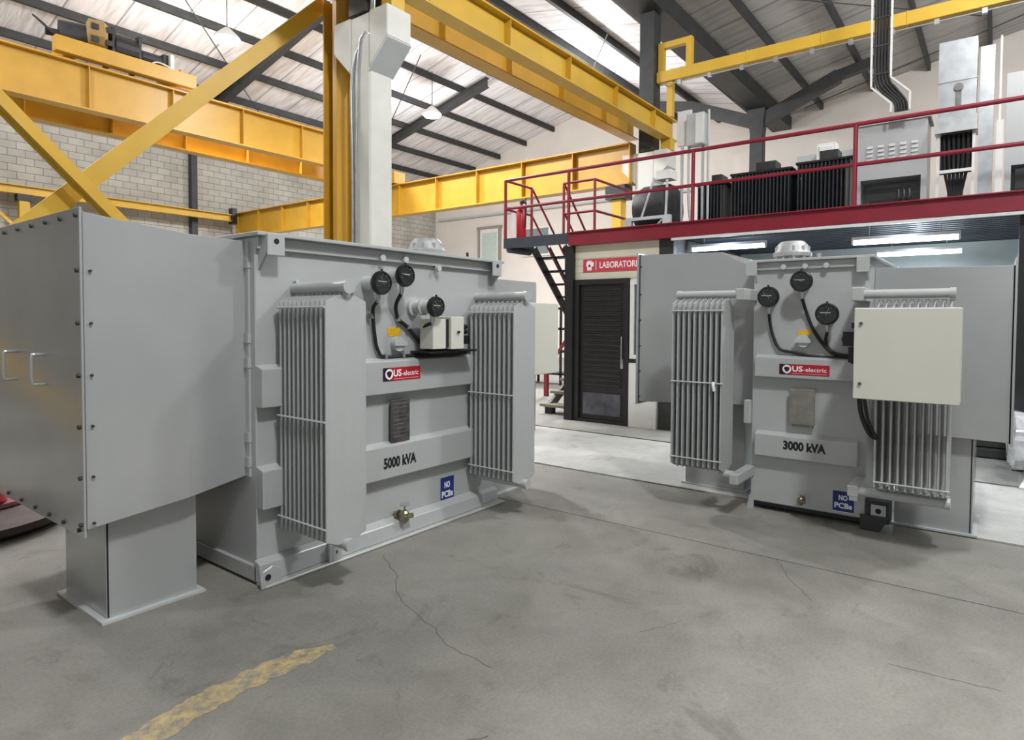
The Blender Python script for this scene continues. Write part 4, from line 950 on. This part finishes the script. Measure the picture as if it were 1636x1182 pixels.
t = root('louvred_panel', 'grey switchgear panel with louvres on the mezzanine', 'panel', (9.8, 1.15, 2.97))
b = MB(); b.box(9.6, 10.1, .76, 1.56, 3.46, 4.17); b.box(9.6, 10.1, .76, .82, 2.972, 3.5); b.box(9.6, 10.1, 1.50, 1.56, 2.972, 3.5); b.box(9.6, 10.1, .8, 1.52, 2.972, 3.10); b.box(10.05, 10.1, .8, 1.52, 3.0, 3.5); build(b, 'panel_body', G, t)
b = MB(); b.box(9.57, 10.12, .73, 1.59, 4.17, 4.21); build(b, 'panel_top', GT, t)
b = MB()
for c_ in range(5):
    for r in range(4): b.prism([(9.598, 3.70 + r * .055), (9.585, 3.70 + r * .055), (9.598, 3.735 + r * .055)], 'y', .86 + c_ * .125, .93 + c_ * .125)
build_split(b, 'louvre', GT, t)
b = MB(); b.box(9.64, 9.66, .84, 1.48, 3.28, 3.34); b.box(9.7, 10.0, .9, 1.4, 3.1, 3.2)
for k in range(3): b.tube([(9.66, .95 + k * .06, 3.32), (9.62, .94 + k * .06, 3.2), (9.64, .97 + k * .06, 3.1)], .018, 8)
build(b, 'busbars', BLK, t)

t = root('cable_riser', 'tall galvanised cable riser with open cabled foot on the mezzanine', 'cable riser', (9.75, .46, 2.97))
b = MB(); b.box(9.6, 9.85, .27, .66, 4.00, 5.05); b.hexa([(9.52, .25, 3.92), (9.87, .25, 3.92), (9.87, .68, 3.92), (9.52, .68, 3.92)], [(9.58, .26, 4.12), (9.86, .26, 4.12), (9.86, .67, 4.12), (9.58, .67, 4.12)]); b.box(9.59, 9.60, .26, .67, 4.55, 4.565); build(b, 'duct_upper', GAL, t)
b = MB(); b.box(9.6, 9.64, .27, .30, 2.972, 3.95); b.box(9.6, 9.64, .63, .66, 2.972, 3.95); b.box(9.6, 9.63, .3, .63, 3.44, 3.48); build_split(b, 'side_rail', WPL, t)
b = MB(); b.box(9.72, 9.75, .3, .63, 3.45, 3.92)
for k in range(6): b.tube([(9.66, .34 + k * .05, 3.93), (9.67, .35 + k * .045, 3.5), (9.68, .40 + k * .025, 3.2), (9.68, .40 + k * .025, 2.99)], .018, 8)
build(b, 'cables', RUB, t, smooth=True)
b = MB(); b.box(9.585, 9.60, .42, .48, 4.2, 4.45); b.cyl((9.585, .45, 4.47), (9.57, .45, 4.47), .05, 10); build(b, 'latch', PLATE, t)
t = root('sheet_duct', 'narrow galvanised vertical duct right of the cable riser', 'duct', (9.75, .1, 2.97))
b = MB(); b.box(9.64, 9.95, .10, .24, 2.972, 4.92); build(b, 'duct_body', GAL, t)
b = MB(); b.box(9.60, 9.63, .0, .07, 2.972, 4.0); b.box(9.62, 9.66, .03, .05, 3.9, 5.0); build_split(b, 'bright_strip', WPL, t)
t = root('switch_cabinet', 'wide grey switch cabinet at the right end of the mezzanine', 'cabinet', (9.9, -.5, 2.97))
b = MB(); b.box(9.66, 10.2, -1.2, -.02, 3.46, 4.55); b.box(9.66, 10.2, -.08, -.02, 2.972, 3.5); b.box(10.1, 10.2, -1.2, 0 - .02, 2.972, 3.5); build(b, 'cabinet_body', G, t)
b = MB(); b.box(9.70, 9.72, -1.0, -.12, 3.18, 3.42); b.box(9.75, 9.95, -.4, -.15, 2.975, 3.1); build(b, 'busbar_screen', BLK, t)
t = root('cable_ladder', 'white edged cable ladder carrying thick black cables down to the mezzanine', 'cable ladder', (9.3, 1.1, 4.18))
b = MB()
for pts in ([(9.3, 1.385, 9.1), (9.3, 1.355, 4.57), (9.3, 1.13, 4.33), (9.3, 1.13, 4.215)], [(9.3, 1.15, 9.1), (9.3, 1.14, 4.66), (9.3, .93, 4.44), (9.3, .93, 4.215)]):
    for i in range(3): b.bar(pts[i], pts[i + 1], .02, .10 if False else .03, (1, 0, 0))
build_split(b, 'side_rail', WPL, t)
b = MB()
for k in range(5): b.tube([(9.33, 1.33 - k * .035, 9.1), (9.33, 1.32 - k * .035, 5.4), (9.33, 1.31 - k * .035, 4.7), (9.33, 1.25 - k * .04, 4.52), (9.33, 1.10 - k * .03, 4.35), (9.33, 1.08 - k * .03, 4.22)], .017, 8)
build(b, 'cables', RUB, t, smooth=True)
b = MB()
for z in [4.72 + .35 * k for k in range(12)]: b.box(9.31, 9.32, 1.14, 1.37, z, z + .02)
build_split(b, 'rung', DK, t)
t = root('distribution_board', 'light grey electrical boxes on conduits left of the black transformers', 'electrical box', (10.0, 3.98, 2.97))
b = MB(); b.box(9.96, 10.0, 3.99, 4.22, 4.42, 4.98); build(b, 'back_plate', WPL, t)
b = MB(); b.box(9.80, 9.98, 3.72, 4.00, 4.36, 4.86); build(b, 'enclosure', GT, t, bevel=.006)
b = MB(); b.box(9.785, 9.80, 3.73, 3.85, 4.38, 4.84); build(b, 'enclosure_door', WPL, t)
b = MB(); b.cyl((9.97, 4.14, 2.972), (9.97, 4.14, 4.43), .025, 10); b.cyl((9.93, 3.78, 2.972), (9.93, 3.78, 4.37), .022, 10); b.tube([(9.96, 4.02, 4.5), (9.95, 4.02, 4.0), (9.94, 4.0, 3.4), (9.9, 3.92, 3.1), (9.85, 3.8, 2.99)], .02); b.cyl((9.90, 3.68, 2.972), (9.90, 3.68, 4.9), .02, 10); build_split(b, 'conduit', GT, t, smooth=True)
t = root('winding_machine', 'dark machine in a grey frame behind the left end of the railing', 'machine', (9.9, 4.55, 2.97))
b = MB(); b.lathe((9.9, 4.2, 3.42), [(.10, 0), (.36, .02), (.40, .1), (.40, .5), (.34, .62), (.1, .64)], 22, (0, 1, 0)); b.box(9.7, 10.2, 4.25, 4.8, 2.975, 3.2); build(b, 'drum', FABR, t, smooth=True)
b = MB(); b.box(9.42, 9.48, 4.12, 4.85, 3.20, 3.25); b.box(9.42, 9.5, 4.76, 4.87, 2.972, 3.25); b.box(9.42, 9.5, 4.1, 4.22, 2.972, 3.25); b.bar((9.45, 4.6, 3.22), (9.45, 4.38, 3.85), .025, .025); b.bar((9.45, 4.18, 3.22), (9.45, 4.16, 3.8), .03, .03); b.bar((9.45, 4.45, 2.98), (9.45, 4.2, 3.22), .025, .025); build(b, 'support_frame', GT, t)
b = MB(); b.box(9.55, 9.8, 4.15, 4.4, 3.84, 3.98); build(b, 'cover_sheet', WPL, t)

# far stair rail in front of gable wall
t = root('office_stair_rail', 'thin crimson stair railing in front of the far white wall', 'railing', (21.5, 17, 0))
b = MB(); b.bar((21.5, 18.3, 4.25), (21.5, 16.0, 2.2), .05, .05); b.bar((21.5, 18.3, 3.7), (21.5, 16.0, 1.7), .04, .04); build(b, 'rail', RED, t)
b = MB(); b.box(21.47, 21.53, 18.27, 18.33, 0, 4.27); b.box(21.47, 21.53, 16.0, 16.06, 0, 2.25); build(b, 'post', RED, t)
b = MB(); b.cyl((22.6, 21.7, 6.35), (22.6, 9, 6.35), .05, 10); tag(build(b, 'wall_pipe', GT, smooth=True), 'pale pipe running along the far white wall', 'pipe')

# left floor corner
t = root('cable_drum_base', 'low round dark tray on the floor at the left edge', 'tray', (1.35, 6.3, 0))
b = MB(); b.lathe((1.25, 6.3, 0), [(.70, 0), (.78, .05), (.78, .10), (.72, .12), (.1, .13)], 36); build(b, 'tray_body', mat('rusty_dark', (.07, .05, .045), .6, .3, .3, 6), t, smooth=True)
b = MB(); b.lathe((1.35, 6.5, .135), [(.50, 0), (.50, .03), (.28, .05)], 30); build(b, 'tray_rim', mat('faded_rose', lin(150, 90, 90), .6), t)
b = MB(); b.lathe((1.30, 6.2, .19), [(.27, 0), (.27, .20), (.22, .26), (.1, .30)], 28); tag(build(b, 'red_drum', REDX, smooth=True), 'red round drum sitting on the low tray at left', 'drum')
